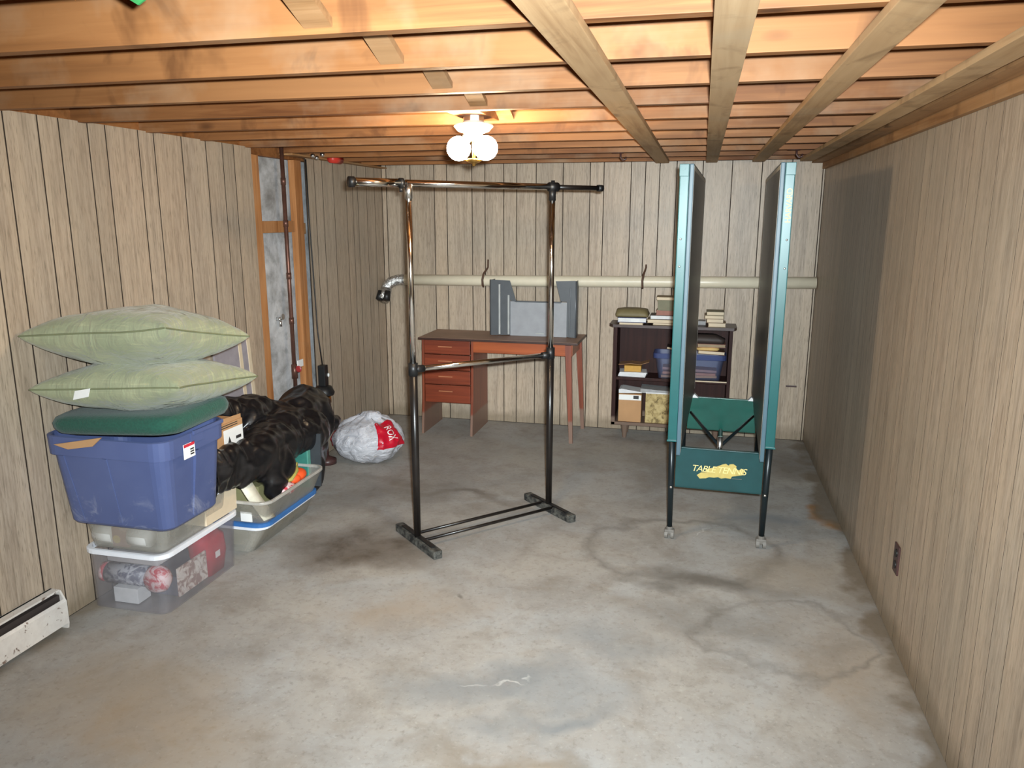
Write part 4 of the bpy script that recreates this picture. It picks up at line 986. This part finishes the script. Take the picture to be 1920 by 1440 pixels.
# cartons under the black bag
ca = thing('cardboard_carton', 'brown carton with white sticker behind the blue tote', 'box', (-2.30, 3.10, .447))
T = Matrix.Translation((-2.295, 3.115, .128)) @ Matrix.Rotation(-.04, 4, 'Z')
bm = NB(); box(bm, -.17, .17, -.18, .11, .319, .565, .003, T); W('carton', bm, 'cardboard', ca)
bm = NB(); box(bm,   .1705, .1715, -.04, .107, .435, .535, 0, T); lb = W('sticker', bm, 'tag_white', ca)
bm = NB(); prism(bm, [(-.02, .450), (.02, .450), (.0, .50)], .1716, .1722, 'yz', T); box(bm,   .1716, .1722, .05, .09, .475, .49, 0, T); W('sticker_print', bm, 'ink', lb)
bm = NB()
for i in range(2): box(bm, .1703, .1708, -.10, .07, .545+i*.010, .549+i*.010, 0, T)
W('printed_lines', bm, 'ink', ca)
bm = NB(); prism(bm, [(-.18, .563), (.11, .563), (.11, .585), (-.18, .595)], .160, .163, 'yz', T); W('flap', bm, 'cardboard', ca)
# black garbage bag
def bag_mesh(blobs, voxel, seed, amp):
    bm = NB()
    for c_, r_, rot in blobs: ell(bm, c_, r_, rot, 3)
    me = bpy.data.meshes.new('tmp'); bm.to_mesh(me); bm.free()
    to = bpy.data.objects.new('tmp', me); C.objects.link(to)
    md = to.modifiers.new('r', 'REMESH'); md.mode = 'VOXEL'; md.voxel_size = voxel
    sm = to.modifiers.new('s', 'SMOOTH'); sm.factor = .5; sm.iterations = 22
    dg = bpy.context.evaluated_depsgraph_get(); dg.update()
    m2 = bpy.data.meshes.new_from_object(to.evaluated_get(dg))
    out = bmesh.new(); out.from_mesh(m2)
    bpy.data.objects.remove(to); bpy.data.meshes.remove(me); bpy.data.meshes.remove(m2)
    out.normal_update()
    mv = []
    al = Vector((-.62, -.30, -.70)).normalized(); ac = al.orthogonal().normalized(); ab = al.cross(ac)
    for v in out.verts:
        p = v.co
        n0 = mnoise.noise(Vector((p.x*4+seed, p.y*3, p.z*4)))
        wv = .25*n0
        q = Vector((p.dot(al)*2.2+seed, p.dot(ac)*8.5+wv, p.dot(ab)*8.5-wv))
        r1 = (1-abs(mnoise.noise(q))*2.2)
        r2 = (1-abs(mnoise.noise(Vector((q.x*1.7+5, q.y*2.1, q.z*2.1))))*2.2)
        mv.append(v.normal*(amp*(.30*n0 + 1.0*r1 + .42*r2)))
    for v, d_ in zip(out.verts, mv): v.co += d_
    return out
RX = lambda a, ax: Matrix.Rotation(a, 3, ax)
blobs = [((-2.26, 4.00, .24), (.13, .18, .236), None), ((-2.25, 3.98, .46), (.18, .25, .165), None), ((-2.29, 4.12, .49), (.14, .17, .145), None), ((-2.24, 3.70, .48), (.16, .36, .14), RX(.05, 'X')),
         ((-2.33, 3.60, .585), (.12, .26, .10), RX(-.22, 'X')), ((-2.36, 3.40, .665), (.09, .20, .05), RX(-.22, 'X')), ((-2.14, 3.48, .48), (.10, .36, .12), RX(.03, 'X')),
         ((-2.085, 3.06, .492), (.034, .52, .104), RX(-.06, 'X')), ((-2.08, 3.30, .48), (.06, .24, .10), None),
         ((-2.055, 3.38, .40), (.055, .12, .11), None), ((-2.035, 3.33, .325), (.04, .05, .08), None), ((-2.13, 3.82, .46), (.11, .22, .10), None), ((-2.12, 4.12, .42), (.028, .10, .022), RX(.1, 'X'))]
bm = bag_mesh(blobs, .0115, 5.0, .021)
for v in bm.verts: v.co.x = max(v.co.x, XL+.012); v.co.y = max(v.co.y, 2.856); v.co.z = max(v.co.z, .003)
obj('black_garbage_bag', bm, M['bag'], None, True, True, 'shiny black plastic garbage bag draped over boxes by the left wall', 'bag', loc=(-2.27, 3.9, .3))
# panels leaning on the wall
for lab, y0, y1, z1 in (('lilac grey panel with cream edge leaning on left wall, nearer one', 3.55, 3.80, .965), ('lilac grey panel with cream edge leaning on left wall, farther one', 3.80, 3.885, .965)):
    pa = thing('leaning_panel', lab, 'panel', (-2.46, y1, 0), 0, 'leaning panels')
    bm = NB(); prism(bm, [(-2.440, 0), (-2.428, 0), (-2.478, z1), (-2.490, z1)], y0, y1-.03, 'xz'); W('panel', bm, mk('lilac_card', (150, 144, 150)), pa)
    bm = NB(); prism(bm, [(-2.440, 0), (-2.424, 0), (-2.474, z1), (-2.490, z1)], y1-.03, y1-.002, 'xz'); W('edge_strip', bm, 'cream', pa)

# ------------------------------------------------------------------ white carrier bag on the floor
wb = thing('carrier_bag', 'knotted white plastic carrier bag with red print on the floor', 'bag', (-2.165, 4.755, 0))
def wsurf(th, ph, k=1.0):
    """th around, ph from bottom (-pi/2) to top (pi/2)"""
    c_, s_ = math.cos(ph), math.sin(ph)
    rx, ry = .238, .215
    d_ = Vector((math.cos(th)*c_, math.sin(th)*c_, s_))
    fold = .016*(1-abs(mnoise.noise(Vector((math.cos(th)*3, math.sin(th)*3, ph*1.2+4))))*2) + .008*mnoise.noise(d_*7)
    topf = max(0, ph-.7)
    fold += .010*math.sin(th*9+ph*2)*min(1, topf*2)
    x, y_ = d_.x*(rx+fold)*k, d_.y*(ry+fold)*k
    z = .145 + s_*(.150+fold)*k
    z = max(z, .003)
    z += .020*math.exp(-((th-1.0)**2)/.8)*max(0, s_)
    return Vector((x, y_, z))
bm = NB(); NU, NV = 64, 36; R_ = []
for j in range(NV+1):
    ph = -PI/2 + PI*j/NV
    if j in (0, NV): R_.append([bm.verts.new(wsurf(0, ph))])
    else: R_.append([bm.verts.new(wsurf(2*PI*i/NU-PI, ph)) for i in range(NU)])
for j in range(NV):
    A, B = R_[j], R_[j+1]
    for i in range(NU):
        i2 = (i+1) % NU
        if len(A) == 1: bm.faces.new((A[0], B[i2], B[i]))
        elif len(B) == 1: bm.faces.new((A[i], A[i2], B[0]))
        else: bm.faces.new((A[i], A[i2], B[i2], B[i]))
obj('bag', bm, M['white_bag'], wb, True)
for (px, py, h1, h2, r1, r2) in ((.03, .0, .29, .345, .075, .05), (-.055, -.01, .285, .318, .028, .014)):
    bm = NB(); L = []
    for (z, r_) in ((h1-.03, r1*.9), (h1, r1*.75), ((h1+h2)/2, r1), (h2-.006, r2), (h2, r2*.5)):
        L.append([(px+r_*(1+.22*math.sin(5*a+z*30))*math.cos(a), py+.62*r_*(1+.22*math.sin(5*a+z*30))*math.sin(a), z) for a in [2*PI*k/24 for k in range(24)]])
    loft(bm, L); obj('tied_handle', bm, M['white_bag'], wb, True)
def patch(name, t0, t1, p0, p1, par, mat, k=1.012, n=18):
    bm = NB(); g = [[bm.verts.new(wsurf(t0(b)+(t1(b)-t0(b))*a, p0+(p1-p0)*b, k)) for a in [i/n for i in range(n+1)]] for b in [j/n for j in range(n+1)]]
    for j in range(n):
        for i in range(n): bm.faces.new((g[j][i], g[j][i+1], g[j+1][i+1], g[j+1][i]))
    return obj(name, bm, mat, par, True)
rp = patch('red_print', lambda b: -.95+.10*b, lambda b: .05+.10*b, -.12, 1.0, wb, M['red_film'])
patch('red_print', lambda b: -3.0, lambda b: -2.70+.14*b, -.25, .52, wb, M['red_film'])
bm = text_mesh('ROX', 1.0, space=1.0)
bmesh.ops.subdivide_edges(bm, edges=bm.edges[:], cuts=1)
for v in bm.verts:
    v.co = wsurf(-.43 + v.co.y*.42, .50 - v.co.x*.27, 1.022)
obj('lettering', bm, M['tag_white'], rp)
